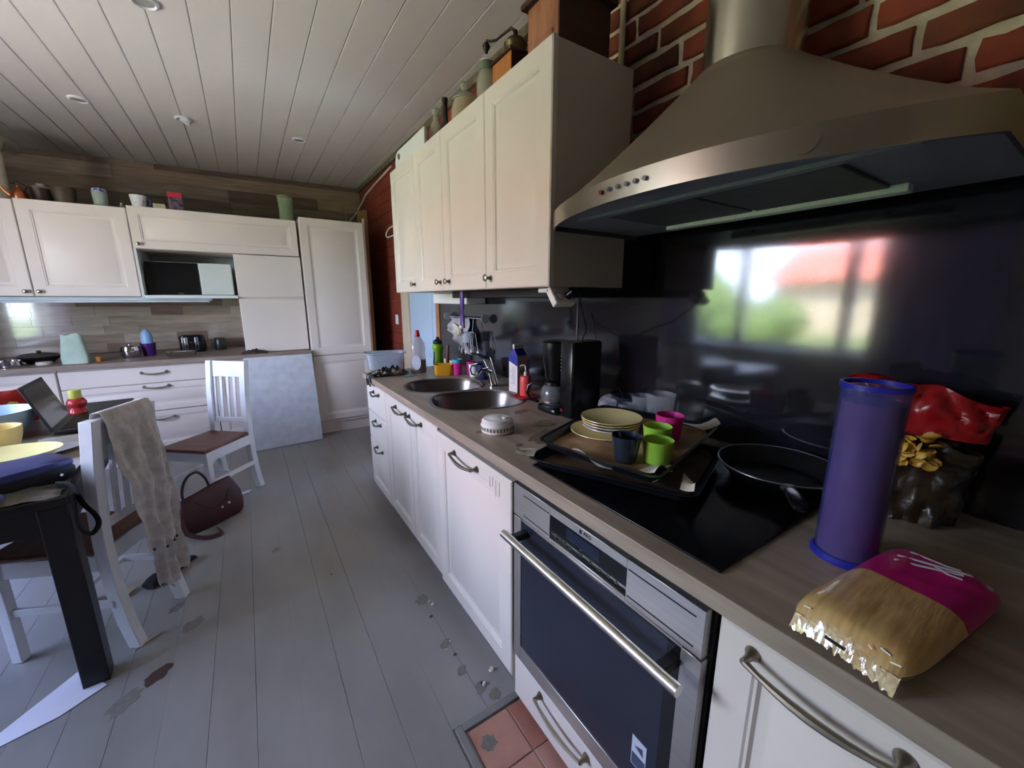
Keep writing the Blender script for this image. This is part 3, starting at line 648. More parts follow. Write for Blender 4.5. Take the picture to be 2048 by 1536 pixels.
chw = mat('chair_white', (224, 226, 230), .42, var=.04, scale=20)
def make_chair(name, lab, loc, rotz, Wd=.33, D=.37, SH=.455, BH=.965):
    t = thing(name, lab, 'chair', loc, rotz, )
    def ob(n_, b, m_=chw, **k): return obj(n_, b, m_, t, loc=(0, 0, 0), local=True, **k)
    hw = Wd/2; yb = D/2
    sp_ = B().prism([(-hw*1.12, -D/2-.02), (hw*1.12, -D/2-.02), (hw*.98, D/2-.02), (-hw*.98, D/2-.02)], SH-.022, SH)
    ob('seat', sp_, seat_wood, bev=.008, seg=3)
    a = B(); a.box(-hw*1.0, hw*1.0, -D/2+.005, -D/2+.025, SH-.09, SH-.023).box(-hw*.9, hw*.9, D/2-.03, D/2-.012, SH-.09, SH-.023)
    for s_ in (-1, 1): a.box(s_*hw*.97-.01, s_*hw*.97+.01, -D/2+.02, D/2-.02, SH-.09, SH-.023)
    ob('apron', a)
    for s_ in (-1, 1):
        ob('front_leg', B().box(s_*hw*.98-.018, s_*hw*.98+.018, -D/2-.005, -D/2+.031, .001, SH-.023), bev=.003)
        # rear leg and back post in one curved piece
        prof = [(.001, .045), (.12, .022), (.28, .004), (.44, 0), (.60, .006), (.78, .022), (BH, .048)]
        b = B(); xx = s_*(hw-.02)
        b.loft([[(xx-.020, yb-.022+dy, z_), (xx+.020, yb-.022+dy, z_), (xx+.020, yb+.022+dy, z_), (xx-.020, yb+.022+dy, z_)] for z_, dy in prof])
        ob('back_post', b, ang=40, bev=.002)
        ob('side_stretcher', B().box(s_*hw*.98-.008, s_*hw*.98+.008, -D/2+.02, D/2+.005, .20, .23), bev=.002)
    yz = lambda z_: yb + (0 if z_ < .44 else .048*((z_-.44)/(BH-.44))**1.5)
    ob('top_rail', B().loft([[(-hw+.03, yz(z_)-.008, z_), (hw-.03, yz(z_)-.008, z_), (hw-.03, yz(z_)+.012, z_), (-hw+.03, yz(z_)+.012, z_)] for z_ in (.85, .90, BH-.002)]), bev=.003)
    ob('lower_rail', B().box(-hw+.03, hw-.03, yb-.006, yb+.012, .52, .555), bev=.003)
    for i in range(5):
        xx = (-hw+.05) + i*(Wd-.10)/4
        ob('slat', B().loft([[(xx-.009, yz(z_)-.004, z_), (xx+.009, yz(z_)-.004, z_), (xx+.009, yz(z_)+.008, z_), (xx-.009, yz(z_)+.008, z_)] for z_ in (.55, .65, .75, .855)]))
    ob('cross_stretcher', B().box(-hw*.95, hw*.95, -.01, .01, .205, .225), bev=.002)
    return t
tha = math.atan2(-.908, -.42)
chA = make_chair('dining_chair', 'white slatted chair at the table with a lace runner over its back', (-.675, 2.245, 0), tha, Wd=.32)
thb = math.atan2(-.265/.41, -(-.31/.41))
thb = math.atan2(-.646, .756)
chB = make_chair('dining_chair', 'white slatted chair with brown seat in front of the far drawers', (-.312, 3.35, 0), thb, Wd=.31, D=.39)

# lace runner hanging over chair A's back rail
f2 = Vector((-.908, .42, 0)).normalized(); side = Vector((.42, .908, 0))*1.0; side.normalize()
bm0 = Vector((-.675, 2.245, 0)) - f2*.235       # middle of the back rail at its top
rz = .972
def runner(u, v):
    # u across the rail, v along the cloth: short flap on the table side, long fall outside
    Lb, Lf = .18, .80; s_ = v*(Lb+Lf)
    wv = .014*math.sin(u*15+v*2)+.008*math.sin(u*31+v*6)+.02*mnoise.noise((u*5, v*7, 3))+.010*mnoise.noise((u*12, v*16, 7))
    narrow = 1-.48*max(0, (s_-Lb)/Lf)**1.5
    cross = (u-.5)*.245*narrow + .01
    if s_ < Lb: z_ = rz-.004-(Lb-s_); off = .03
    else: z_ = rz-(s_-Lb)*.99; off = -.026 - .03*min(1, (s_-Lb)/.3) + wv*min(1, (s_-Lb)/.15)
    if abs(s_-Lb) < .03:
        q = (s_-Lb+.03)/.06; off = .03-.058*q; z_ = rz+.006+.006*math.sin(PI*q)
    if v > .999: z_ += .02*math.sin(u*22)
    drift = .02*max(0, (s_-Lb))
    sag = -.02*math.sin(PI*u)*0
    p = bm0 + side*(cross+drift) + f2*off
    return (p.x, p.y, z_+sag)
lace = mat('linen_lace', (222, 216, 212), .85, scale=26, rgb2=(186, 179, 174), alpha=.9, bump=.5, bscale=120)
obj('table_runner', B().grid(runner, 36, 60, .002), lace, loc=(bm0.x, bm0.y, .17), label='crumpled grey-beige lace runner draped over the near chair back', cat='cloth', ang=80)
ru = bpy.data.objects['table_runner']
hb_ = B()
for i in range(8):
    u = .08+.12*i; p = Vector(runner(u, .80+.02*u)) - f2*.003
    hb_.cyl(p-f2*.002, p-f2*.006, .0055, 8)
obj('eyelet', hb_, blk_matt, ru)
# handbag on the floor
bagm = mat('burgundy_leather', (74, 34, 34), .5, scale=9, rgb2=(56, 24, 26), bump=.25, bscale=14)
t = thing('handbag', 'burgundy leather handbag with a loop handle lying on the floor by the chair', 'handbag', (-.32, 3.08, 0))
bx = Vector((.81, .585, 0)).normalized(); by = Vector((-.585, .81, 0)).normalized()
bc = Vector((-.325, 3.01, 0))
rings = []
for z_, hw_, hd_, dx_, dy_ in ((.002, .18, .05, 0, 0), (.02, .195, .062, 0, 0), (.08, .20, .060, .0, .0), (.15, .19, .05, .0, .0), (.20, .165, .034, .0, .005), (.235, .15, .015, .0, .008), (.24, .145, .006, .0, .008)):
    r_ = []
    for j in range(28):
        a_ = 2*PI*j/28; ex = 2/3.2
        u_ = hw_*math.copysign(abs(math.cos(a_))**ex, math.cos(a_)); v_ = hd_*math.copysign(abs(math.sin(a_))**ex, math.sin(a_))
        p = bc + bx*(u_+dx_) + by*(v_+dy_); nn = mnoise.noise((u_*9, v_*9, z_*14))*.014
        r_.append((p.x+nn, p.y+nn, max(.001, z_+nn*.6+ (.02*math.sin(u_*9) if z_ > .2 else 0))))
    rings.append(r_)
obj('body', B().loft(rings), bagm, t, ang=60)
top = lambda u_, z_, v_=.0: bc + bx*u_ + by*v_ + Vector((0, 0, z_))
hpts = smoothp([top(-.14, .20, -.01), top(-.15, .25, -.01), top(-.13, .31, 0), top(-.09, .35, .01), top(-.04, .355, .01), top(-.005, .31, .01), top(.01, .26, .01), top(.012, .225, .01)])
obj('handle', B().tube(hpts, .0075, 8), mat('dark_leather', (50, 30, 30), .45, var=.1), t)
for u_ in (.03, .075): obj('stud', B().cyl(top(u_+.0, .10+.2*(u_-.03), -.052), top(u_, .10+.2*(u_-.03), -.064), .007, 12), plain('stud_cream', (220, 210, 190), .3, metal=.3), t)
obj('flap_seam', B().tube([top(-.1, .19, -.035), top(-.06, .15, -.050), top(0, .11, -.060), top(.06, .13, -.056), top(.1, .19, -.034)], .003, 6), bagm, t)
st = smoothp([bc+bx*(-.19)+by*(-.03)+Vector((0, 0, .12)), bc+bx*(-.20)+by*(-.09)+Vector((0, 0, .05)), bc+bx*(-.15)+by*(-.17)+Vector((0, 0, .015)), bc+bx*(-.08)+by*(-.20)+Vector((0, 0, .012)), bc+bx*(-.05)+by*(-.12)+Vector((0, 0, .012))])
obj('shoulder_strap', B().tube(st, .014, 8, flat=.25, up=(0, 0, 1)), bagm, t)
# slipper under the runner
t = thing('slipper', 'dark felt slipper lying on the floor beside the near chair leg', 'shoe', (-.48, 2.5, 0))
sdv = Vector((.64, .77, 0)).normalized(); sn = Vector((-.77, .64, 0)); sc = Vector((-.475, 2.515, 0))
rg = []
for i in range(9):
    q = i/8; p = sc+sdv*(q-.5)*.25; wd = .042*(.55+.45*math.sin(PI*min(1, q*1.1+.12)))+.004; hh = .018+.035*(1-q)**.5*(math.sin(PI*min(q*1.6+.15, 1)) if q < .5 else .5)
    rg.append([tuple(p+sn*wd*math.cos(a_*PI/6)+Vector((0, 0, hh*.5+.002+hh*.5*math.sin(a_*PI/6)))) for a_ in range(12)])
obj('upper', B().loft(rg), plain('felt_dark', (38, 30, 32), .9, var=.15), t)
obj('insole', B().tube([sc+sdv*.02+Vector((0, 0, .035)), sc+sdv*.07+Vector((0, 0, .04)), sc+sdv*.10+Vector((0, 0, .034))], [.014, .02, .012], 8, flat=.4, up=(0, 0, 1)), plain('insole_pale', (196, 186, 166), .8), t)
# papers on the floor
pap = plain('paper_white', (222, 224, 236), .6, var=.01)
def sheet(pts, z0, m_, lab, cat='paper', thick=.0008, amp=.004, sd_=0, parent=None, name='paper_sheet', group=None):
    """pts: 4 corners (x,y) counter-clockwise; gently wavy sheet lying at height z0"""
    A, B_, C_, D_ = [Vector((p[0], p[1], 0)) for p in pts]
    def f(u, v):
        p = (A*(1-u)+B_*u)*(1-v)+(D_*(1-u)+C_*u)*v
        return (p.x, p.y, z0+thick+amp*(.5+.5*mnoise.noise((p.x*9+sd_, p.y*9, sd_))))
    c = (A+B_+C_+D_)/4
    return obj(name, B().grid(f, 10, 10, thick), m_, loc=(c.x, c.y, z0), label=lab, cat=cat, ang=70, group=group)
sheet([(-.90, 1.72), (-.69, 1.775), (-.585, 1.845), (-.69, 1.985)], 0, pap, 'white sheet of paper lying on the floor at the black table leg')
sheet([(-.70, 2.42), (-.63, 2.40), (-.60, 2.46), (-.67, 2.48)], 0, plain('napkin_brown', (176, 156, 140), .8), 'crumpled beige paper napkin on the floor under the chair seat', cat='napkin', amp=.03, sd_=3)
sheet([(-.21, 3.32), (-.13, 3.35), (-.11, 3.40), (-.17, 3.385)], 0, pap, 'small white paper scrap on the floor by the far chair leg', amp=.006, sd_=5)
obj('straw', B().cyl((-.535, 1.99, .004), (-.46, 2.05, .004), .0025, 8), plain('straw_cream', (214, 206, 180), .6), loc=(-.5, 2.02, 0), label='thin cream stick lying on the floor beside the near chair foot', cat='stick')
# leaning board
t = thing('leaning_board', 'large blank white board leaning against the far worktop end', 'board', (.22, 4.3, 0))
b = B(); lo0, lo1, hi0, hi1 = Vector((-.075, 4.275, .004)), Vector((.515, 4.315, .004)), Vector((-.068, 4.37, .872)), Vector((.50, 4.385, .872))
off = Vector((.004, .014, .0))
b.add([lo0, lo1, hi1, hi0, lo0+off, lo1+off, hi1+off, hi0+off], [(0, 1, 2, 3), (7, 6, 5, 4), (0, 4, 5, 1), (1, 5, 6, 2), (2, 6, 7, 3), (3, 7, 4, 0)])
obj('board', b, mat('board_white', (208, 212, 220), .5, scale=14, rgb2=(190, 194, 204)), t, bev=.001, seg=1)

# ---------------- things on the table
tz = TZ+.001
cover = mat('oilcloth', (132, 120, 104), .4, scale=7, rgb2=(96, 84, 74), sharp=(.42, .55))
def T(px, py): v = Tm @ Vector((px, py, 0)); return (v.x, v.y)
sheet([T(-.93, .22), T(-.03, .20), T(-.02, .95), T(-.93, 1.0)], TZ, cover, 'patterned brownish oilcloth spread over the dining table', cat='tablecloth', amp=.003, name='tablecloth')
ly = TZ+.006
sheet([T(-.14, .22), T(-.02, .24), T(-.015, .44), T(-.12, .40)], ly, pap, 'white paper on the table behind the near chair post', sd_=9, amp=.012)
sheet([T(-.36, .55), T(-.15, .53), T(-.02, .66), T(-.22, .72)], ly, plain('paper_bluish', (206, 210, 226), .6), 'bluish white crumpled paper on the table in front of the bowls', sd_=12, amp=.02)
sheet([T(-.20, .66), T(-.03, .70), T(-.02, .88), T(-.24, .84)], ly, plain('paper_grey', (172, 168, 158), .6, var=.1), 'greyish printed leaflet on the table before the laptop', sd_=15, amp=.012)
t = thing('plastic_folder', 'grey clear plastic bag lying on the near table corner', 'bag', (-.72, 1.95, TZ))
f_ = lambda u, v: (*T(-.42+.40*u, .015+.17*v), TZ+.004+.02*math.sin(PI*u)*math.sin(PI*v)+.010*mnoise.noise((u*7, v*5, 2)))
obj('film', B().grid(f_, 24, 14, .001), mat('grey_film', (118, 114, 104), .25, var=.2, scale=8, bump=.6, bscale=20), t, ang=80)
# navy pouch / camera bag
navy = mat('navy_pouch', (58, 68, 124), .38, scale=6, rgb2=(38, 42, 84), bump=.2, bscale=14)
t = thing('navy_case', 'flat navy blue case lying on the near end of the table', 'case', (-.75, 2.03, TZ))
c0 = Vector((*T(-.155, .205), 0)); ax_ = Vector((math.cos(R(35)), math.sin(R(35)), 0)); ay_ = Vector((-ax_.y, ax_.x, 0))
def slab(c, L, Wd_, z0, z1, n=28, e=5, tilt=0):
    out_ = []
    for sc_, z_ in ((.96, z0), (1, z0+(z1-z0)*.3), (1, z0+(z1-z0)*.7), (.95, z1), (.6, z1+.003)):
        r_ = []
        for j in range(n):
            a_ = 2*PI*j/n; u_ = L*sc_*math.copysign(abs(math.cos(a_))**(2/e), math.cos(a_)); v_ = Wd_*sc_*math.copysign(abs(math.sin(a_))**(2/e), math.sin(a_))
            p = c+ax_*u_+ay_*v_; r_.append((p.x, p.y, z_+tilt*u_))
        out_.append(r_)
    return B().loft(out_)
obj('body', slab(c0+ax_*(-.05), .185, .095, TZ+.048, TZ+.078), navy, t, ang=50)
obj('zip_band', slab(c0+ax_*(-.05), .187, .097, TZ+.012, TZ+.054), blk_matt, t, ang=50)
obj('button', B().cyl(c0+ax_*.08-ay_*.093+Vector((0, 0, TZ+.032)), c0+ax_*.08-ay_*.100+Vector((0, 0, TZ+.032)), .005, 10), chrome_m, t)
t2 = thing('blue_wallet', 'shiny blue wallet lying in front of the navy case', 'wallet', (-.80, 1.98, TZ))
ax0 = c0+ax_*(-.15)-ay_*.135
obj('body', slab(ax0, .075, .035, TZ+.022, TZ+.042), mat('blue_shiny', (86, 104, 168), .3, scale=9, rgb2=(60, 74, 130)), t2, ang=50)
# black strap hanging at the corner
p0 = Vector(T(-.05, .08)+(TZ+.012,)); 
sp_pts = smoothp([Vector(T(-.03, .065)+(TZ+.028,)), Vector(T(-.008, .055)+(TZ+.026,)), Vector(T(.010, .045)+(TZ+.014,)), Vector(T(.028, .03)+(.70,)), Vector(T(.052, .02)+(.655,)), Vector(T(.058, .01)+(.62,)), Vector(T(.040, .0)+(.595,)), Vector(T(.020, .0)+(.61,)), Vector(T(.010, .005)+(.65,)), Vector(T(.010, .02)+(.70,)), Vector(T(.008, .03)+(.742,))])
obj('bag_strap', B().tube(sp_pts, .014, 10, flat=.25, up=(.3, 1, .2)), blk_matt, loc=tuple(p0), label='black webbing strap looping down over the near table corner', cat='strap')
# yellow oval tray, bowls
yel = mat('yellow_plastic', (234, 224, 160), .35, var=.03)
ct = Vector((-.80, 2.26, TZ+.07))
t = thing('yellow_dish', 'large shallow yellow oval dish on the table, behind the navy case', 'dish', (-.80, 2.26, TZ+.006))
pr = [(.0, .008), (.085, .008), (.12, .016), (.15, .038), (.153, .040), (.150, .041), (.118, .021), (.085, .013), (0, .013)]
obj('dish', B().lathe([(r_, z_) for r_, z_ in pr], 40, (-.845, 2.30, TZ+.03), None, 1.05, .8), yel, t)
obj('stand_ring', B().lathe([(.06, .008), (.07, .008), (.07, .04), (.06, .04), (.06, .008)], 30, (-.845, 2.30, TZ+.001)), yel, t)
def bowl(name, lab, cat, c, r, h, m_, foot=.5, sx_=1, sy_=1, wall=.003, prof=1.0, parent=None):
    n = 7; P = [(r*(foot+(1-foot)*math.sin(PI/2*(i/n))**prof), h*i/n) for i in range(n+1)]
    pr = [(0, .0)]+P+[(r-wall, h)]+[(max(0, p[0]-wall), max(wall, p[1])) for p in P[::-1][1:]]+[(0, wall)]
    return obj(name, B().lathe(pr, 36, c, None, sx_, sy_), m_, parent, loc=c, label=lab, cat=cat)
bowl('mixing_bowl', 'pale blue mixing bowl on the table in front of the snack bag', 'bowl', (-1.06, 2.83, TZ+.008), .155, .135, plain('pale_blue', (172, 196, 214), .35), foot=.55)
t = thing('yellow_pitcher', 'yellow plastic bowl with lip at the left edge of the table', 'bowl', (-.99, 2.52, TZ+.008))
bowl('body', None, None, (-.935, 2.50, TZ+.008), .085, .125, mat('yellow_bowl', (226, 202, 132), .35, var=.03), foot=.6, parent=t)
# red bottle with yellow cap
t = thing('red_bottle', 'red waisted bottle with yellow-green cap standing behind the laptop keyboard', 'bottle', (-.885, 3.29, TZ+.001))
obj('body', B().lathe([(0, 0), (.038, 0), (.042, .006), (.040, .022), (.032, .034), (.036, .044), (.043, .055), (.043, .068), (.034, .085), (.024, .092), (0, .092)], 28, (-.885, 3.29, TZ+.001)), mat('red_translucent', (216, 60, 64), .2, trans=.35, var=.03), t)
obj('cap', B().lathe([(.027, .090), (.028, .093), (.027, .138), (0, .140)], 24, (-.885, 3.29, TZ+.001)), plain('cap_lime', (206, 206, 96), .4), t)
# laptop
t = thing('laptop', 'open dark laptop on the table with its screen turned left', 'laptop', (-.80, 3.0, TZ))
A_, B2, C2, D2 = Vector((-.83, 2.86, 0)), Vector((-.93, 3.21, 0)), Vector((-.70, 3.32, 0)), Vector((-.61, 2.99, 0))
la = Vector((-.845, 2.70, TZ+.012)); lb = Vector((-.955, 2.975, TZ+.012)); ld = (lb-la).normalized(); ln = Vector((-ld.y, ld.x, 0))*-1
lap_blk = mat('laptop_dark', (36, 34, 38), .35, var=.1)
LW, LD = .34, .25
def lapbox(u0, u1, v0, v1, z0, z1, O, U, V, Nn):
    b = B(); vs = [O+U*u+V*v+Nn*n_ for n_ in (z0, z1) for u, v in ((u0, v0), (u1, v0), (u1, v1), (u0, v1))]
    return b.add(vs, [(0, 1, 2, 3), (7, 6, 5, 4), (0, 4, 5, 1), (1, 5, 6, 2), (2, 6, 7, 3), (3, 7, 4, 0)])
O = Vector((-.80, 2.73, TZ+.010)); U = Vector((-.34, .94, 0)).normalized(); V = Vector((.94, .34, 0)).normalized(); Nn = Vector((0, 0, 1))
O = Vector((-.845, 2.76, TZ+.0105)); U = Vector((-.08, .997, 0)).normalized(); V = Vector((.997, .08, 0)).normalized()
base = obj('base', lapbox(0, .36, 0, .25, 0, .016, O, U, V, Nn), lap_blk, t, bev=.003)
obj('keyboard', lapbox(.03, .33, .02, .13, .016, .0175, O, U, V, Nn), blk_matt, base, smooth=False)
SU = (Vector((0, 0, 1))*.95 + V*(-.30)).normalized(); SN = SU.cross(U).normalized()
scr = obj('screen', lapbox(0, .36, 0, .235, 0, .007, O+Nn*.018, U, SU, SN), lap_blk, t, bev=.002)
O3 = O+Nn*.018
for sgn in (0,):
    obj('display_panel', lapbox(.012, .348, .014, .222, .0, .0085 if SN.dot(V) > 0 else -.0015, O3, U, SU, SN), mat('display_dark', (84, 84, 78), .12, var=.05, ior=1.6), scr, smooth=False)
# snack bag on table
def pillow_bag(name, lab, cat, C_, U_, V_, N_, w_, h_, th, m_, parent=None, seed=0, crimp=.012, n1=20, n2=24):
    def f(sg):
        def g(u, v):
            a_, c_ = (u-.5)*2, (v-.5)*2
            e_ = max(0, (1-abs(a_)**2.4))**.6*max(0, (1-abs(c_)**3.0))**.6
            ns = mnoise.noise((a_*2.2+seed, c_*2.2, sg))*.18+mnoise.noise((a_*6+seed, c_*6, sg))*.08
            p = C_+U_*(a_*w_/2*(1-.06*(1-abs(c_))))+V_*(c_*h_/2)+N_*(sg*th/2*e_*(1+ns)+.0006*sg + (.006*math.sin(a_*9+seed) if abs(c_) > .9 else 0))
            return tuple(p)
        return g
    b = B().grid(f(1), n1, n2).grid(f(-1), n1, n2)
    return b
t = thing('snack_bag', 'red snack bag with yellow crisps picture standing behind the blue bowl', 'bag', (-1.13, 3.2, TZ+.001))
sn_c = Vector((-1.09, 3.16, TZ+.095)); 
obj('pouch', pillow_bag('', '', '', sn_c, Vector((.85, .5, 0)).normalized(), Vector((.12, 0, 1)).normalized(), Vector((.5, -.85, 0)).normalized(), .19, .185, .06, None, seed=2), mat('bag_red', (186, 44, 34), .3, scale=7, rgb2=(120, 30, 30), bump=.3, bscale=12), t, ang=70)
obj('print', B().lathe([(0, .0), (.03, .0), (.022, .002), (0, .002)], 7, (0, 0, 0), axM((-1.065, 3.10, TZ+.10), (.85, .5, 0), (.0, 0, 1)), 1, 1.3), plain('crisp_yellow', (226, 186, 92), .4), t)

# ================================================================ RIGHT WORKTOP ITEMS
Z9 = .9
# baking trays
trm = mat('enamel_tray', (34, 36, 44), .3, var=.15, scale=8, rvar=.08)
def tray(name, lab, A, B_, C_, D_, h=.028, wall=.03):
    A, B_, C_, D_ = map(Vector, (A, B_, C_, D_))
    t = thing(name, lab, 'tray', tuple((A+B_+C_+D_)/4-Vector((0, 0, h))))
    def P(u, v, dz): return (A*(1-u)+D_*u)*(1-v)+(B_*(1-u)+C_*u)*v+Vector((0, 0, dz))
    def ring(ins, dz, n=4, rad=.07):
        pts = []
        for (cu, cv, a0) in ((1-rad, 1-rad, 0), (rad, 1-rad, 90), (rad, rad, 180), (1-rad, rad, 270)):
            for k in range(n+1):
                a_ = R(a0+90*k/n); u_, v_ = cu+rad*math.cos(a_), cv+rad*math.sin(a_)
                u_ = .5+(u_-.5)*(1-2*ins); v_ = .5+(v_-.5)*(1-2*ins); pts.append(P(u_, v_, dz))
        return pts
    rg = [ring(.055, -h), ring(.045, -h+.004), ring(.022, -.004), ring(0, 0), ring(0, .002), ring(.024, .0), ring(.048, -h+.006), ring(.058, -h+.0025)]
    obj('pan', B().loft(rg), trm, t, ang=50)
    return t, P, h
t_low, PL, hL = tray('baking_tray', 'lower dark baking tray with scorched parchment, resting on hob and worktop edge', (.652, .925, .934), (1.05, 1.07, .937), (1.225, .635, .937), (.845, .492, .934), h=.026)
t_up, PU, hU = tray('baking_tray', 'upper dark baking tray holding plates and cups', (.722, .965, .966), (1.14, 1.09, .992), (1.262, .68, .992), (.796, .566, .966), h=.028)
parch = mat('parchment', (178, 150, 118), .6, scale=8, rgb2=(112, 76, 48), sharp=(.35, .6)); parch_w = mat('parchment_pale', (226, 222, 212), .5, scale=8, rgb2=(198, 188, 170), bump=.3, bscale=20)
def paper(P, h, m_, amp, rim, t, u0=.03, u1=.97, v0=.05, v1=.97, sd_=0):
    def f(u, v):
        U_, V_ = u0+(u1-u0)*u, v0+(v1-v0)*v
        e_ = max(abs(U_-.5), abs(V_-.5))*2
        dz = -h+.0045+amp*(.5+.5*mnoise.noise((U_*6+sd_, V_*6, sd_)))
        if e_ > .88: dz += (e_-.88)/.12*(h*.75+rim*(.3+abs(mnoise.noise((U_*9+sd_, V_*9, 3)))*1.6))
        return tuple(P(U_, V_, dz))
    return obj('parchment', B().grid(f, 30, 30, .0008), m_, t, ang=80)
paper(PU, hU, parch, .002, .002, t_up, u0=.06, u1=.97, v0=.06, v1=.97, sd_=1)
paper(PL, hL, mat('parchment_dark', (120, 96, 72), .6, scale=8, rgb2=(60, 42, 28), sharp=(.35, .6)), .002, .003, t_low, u0=.06, u1=.94, v0=.07, sd_=4)
# pale curled parchment corners
def curl(p, d1, d2, m_, par, hgt=.03):
    p, d1, d2 = Vector(p), Vector(d1), Vector(d2)
    f = lambda u, v: tuple(p+d1*u+d2*v*(1-.4*u)+Vector((0, 0, hgt*(u**2)*(.6+.6*math.sin(v*5)))))
    obj('paper_curl', B().grid(f, 10, 10, .0008), m_, par, ang=80)
curl((.84, .535, .946), (-.005, -.04, 0), (.09, .05, 0), parch_w, t_low, .02)
curl((.665, .90, .944), (-.035, .045, 0), (.05, .05, .0), parch_w, t_low, .012)
curl((.835, .655, .952), (-.01, -.055, 0), (.13, .0, 0), parch_w, t_up, .026)
curl((.795, .855, .945), (-.035, .0, 0), (.025, -.20, 0), parch_w, t_up, .024)
curl((1.20, .70, .985), (.06, -.02, 0), (.01, .10, 0), parch_w, t_up, .025)
# plates
def plate(name, lab, c, r, m_, h=.018, group=None):
    pr = [(0, 0), (r*.55, 0), (r*.6, .003), (r*.92, h*.85), (r, h), (r*.995, h+.002), (r*.9, h*.85+.003), (r*.62, .006), (0, .005)]
    return obj(name, B().lathe(pr, 40, c), m_, loc=c, label=lab, cat='plate', group=group)
yp = mat('yellow_plate', (240, 226, 164), .25, var=.02, coat=.3); wp = mat('white_plate', (232, 228, 226), .25, var=.01, coat=.3)
pz = .952
plate('plate', 'largest pale yellow plate, lowest of the plate stack', (.96, .905, pz+.004), .112, yp)
z_ = pz+.019
plate('plate', 'white plate lying directly on the large yellow plate', (.985, .90, z_), .093, wp, h=.016)
plate('plate', 'second white plate in the stack, below the yellow side plates', (.987, .902, z_+.009), .094, wp, h=.016)
plate('plate', 'yellow side plate second from the top of the stack', (.989, .904, z_+.018), .098, yp, h=.016)
plate('plate', 'yellow side plate on top of the stack', (.992, .906, z_+.026), .101, yp, h=.016)
def cup(name, lab, c, r0, r1, h, m_, cat='cup', group=None, parent=None, wall=.0025):
    pr = [(0, 0), (r0-.003, 0), (r0, .003), (r1, h), (r1-.001, h+.001), (r1-wall, h), (r0-wall, .006), (0, .005)]
    return obj(name, B().lathe(pr, 32, c), m_, parent, loc=c, label=lab, cat=cat, group=group)
lime = mat('lime_plastic', (152, 204, 72), .35, var=.03, sss=.2); mag = mat('magenta_plastic', (204, 48, 136), .35, var=.03, sss=.2); drk = mat('dark_cup', (44, 52, 66), .2, var=.05, coat=.4)
cup('cup', 'dark blue-grey cup on the upper tray in front of the plates', (.856, .722, .951), .030, .042, .075, drk)
cup('cup', 'bright lime green cup nearest the front corner of the upper tray', (.925, .668, .950), .036, .043, .066, lime)
cup('cup', 'lime green cup behind the front one on the upper tray', (1.01, .735, .959), .036, .043, .064, lime)
cup('cup', 'magenta pink cup behind the two green cups', (1.09, .752, .966), .036, .043, .075, mag)
# glasses behind
cup('glass', 'tall faceted clear glass at the right of the group behind the plates', (1.275, .925, .9005), .044, .056, .150, glass_m, cat='glass', wall=.003)
cup('glass', 'clear glass in the middle of the group behind the plates', (1.30, 1.025, .9005), .036, .046, .12, glass_m, cat='glass', wall=.003)
cup('glass', 'small clear tumbler at the left behind the plates', (1.195, 1.115, .9005), .032, .038, .095, glass_m, cat='glass', wall=.003)
cup('glass', 'small clear shot glass beside the dark bowl behind the plates', (1.235, 1.055, .9005), .026, .032, .09, glass_m, cat='glass', wall=.003)
bowl('bowl', 'dark blue bowl with a spoon in it behind the plates', 'bowl', (1.315, 1.13, .9005), .058, .098, drk, foot=.6)
t = thing('spoon', 'steel spoon standing in the dark blue bowl', 'spoon', (1.315, 1.13, .91))
obj('stem', B().tube([(1.30, 1.12, .91), (1.325, 1.15, .98), (1.335, 1.18, 1.012), (1.33, 1.215, 1.015)], .003, 6), chrome_m, t)
fuzz = mat('grey_fluff', (150, 144, 158), .95, scale=60, bump=.8, bscale=90)
b = B(); rg = []
for i in range(9):
    a_ = PI*(i+.3)/8.6; rg.append([(1.262+.052*math.sin(a_)*math.cos(j*PI/7)*(1+.1*mnoise.noise((i, j, 1))), 1.165+.050*math.sin(a_)*math.sin(j*PI/7)*(1+.1*mnoise.noise((i, j, 2))), .954-.050*math.cos(a_)) for j in range(14)])
obj('fluffy_ball', b.loft(rg), fuzz, loc=(1.262, 1.165, .903), label='grey-lilac scouring ball beside the coffee maker', cat='scourer')
# frying pan
t = thing('frying_pan', 'black frying pan with grey rim on the right of the hob', 'pan', (1.16, .50, .906))
pc = (1.18, .465, .907)
obj('body', B().lathe([(0, 0), (.105, 0), (.112, .004), (.146, .045), (.150, .050), (.146, .050), (.109, .008), (0, .006)], 48, pc), mat('pan_black', (22, 22, 24), .28, var=.15, scale=20), t)
obj('rim', B().lathe([(.1485, .0495), (.151, .0495), (.1505, .052), (.148, .052), (.1485, .0495)], 48, pc), mat('pan_rim', (116, 116, 118), .3, .8), t)
hd = Vector((-.165, -.105, 0)).normalized(); h0 = Vector((pc[0], pc[1], .948))+hd*.140
obj('ferrule', B().tube([h0, h0+hd*.03+Vector((0, 0, .004))], [.020, .014], 12, flat=.55, up=(0, 0, 1)), mat('ferrule', (100, 98, 96), .35, .8), t)
obj('handle', B().tube([h0+hd*.025+Vector((0, 0, .004)), h0+hd*.06+Vector((0, 0, .008)), h0+hd*.10+Vector((0, 0, .010)), h0+hd*.125+Vector((0, 0, .008)), h0+hd*.13+Vector((0, 0, .008))], [.015, .018, .019, .015, .006], 14, flat=.5, up=(0, 0, 1)), blk_plast, t)
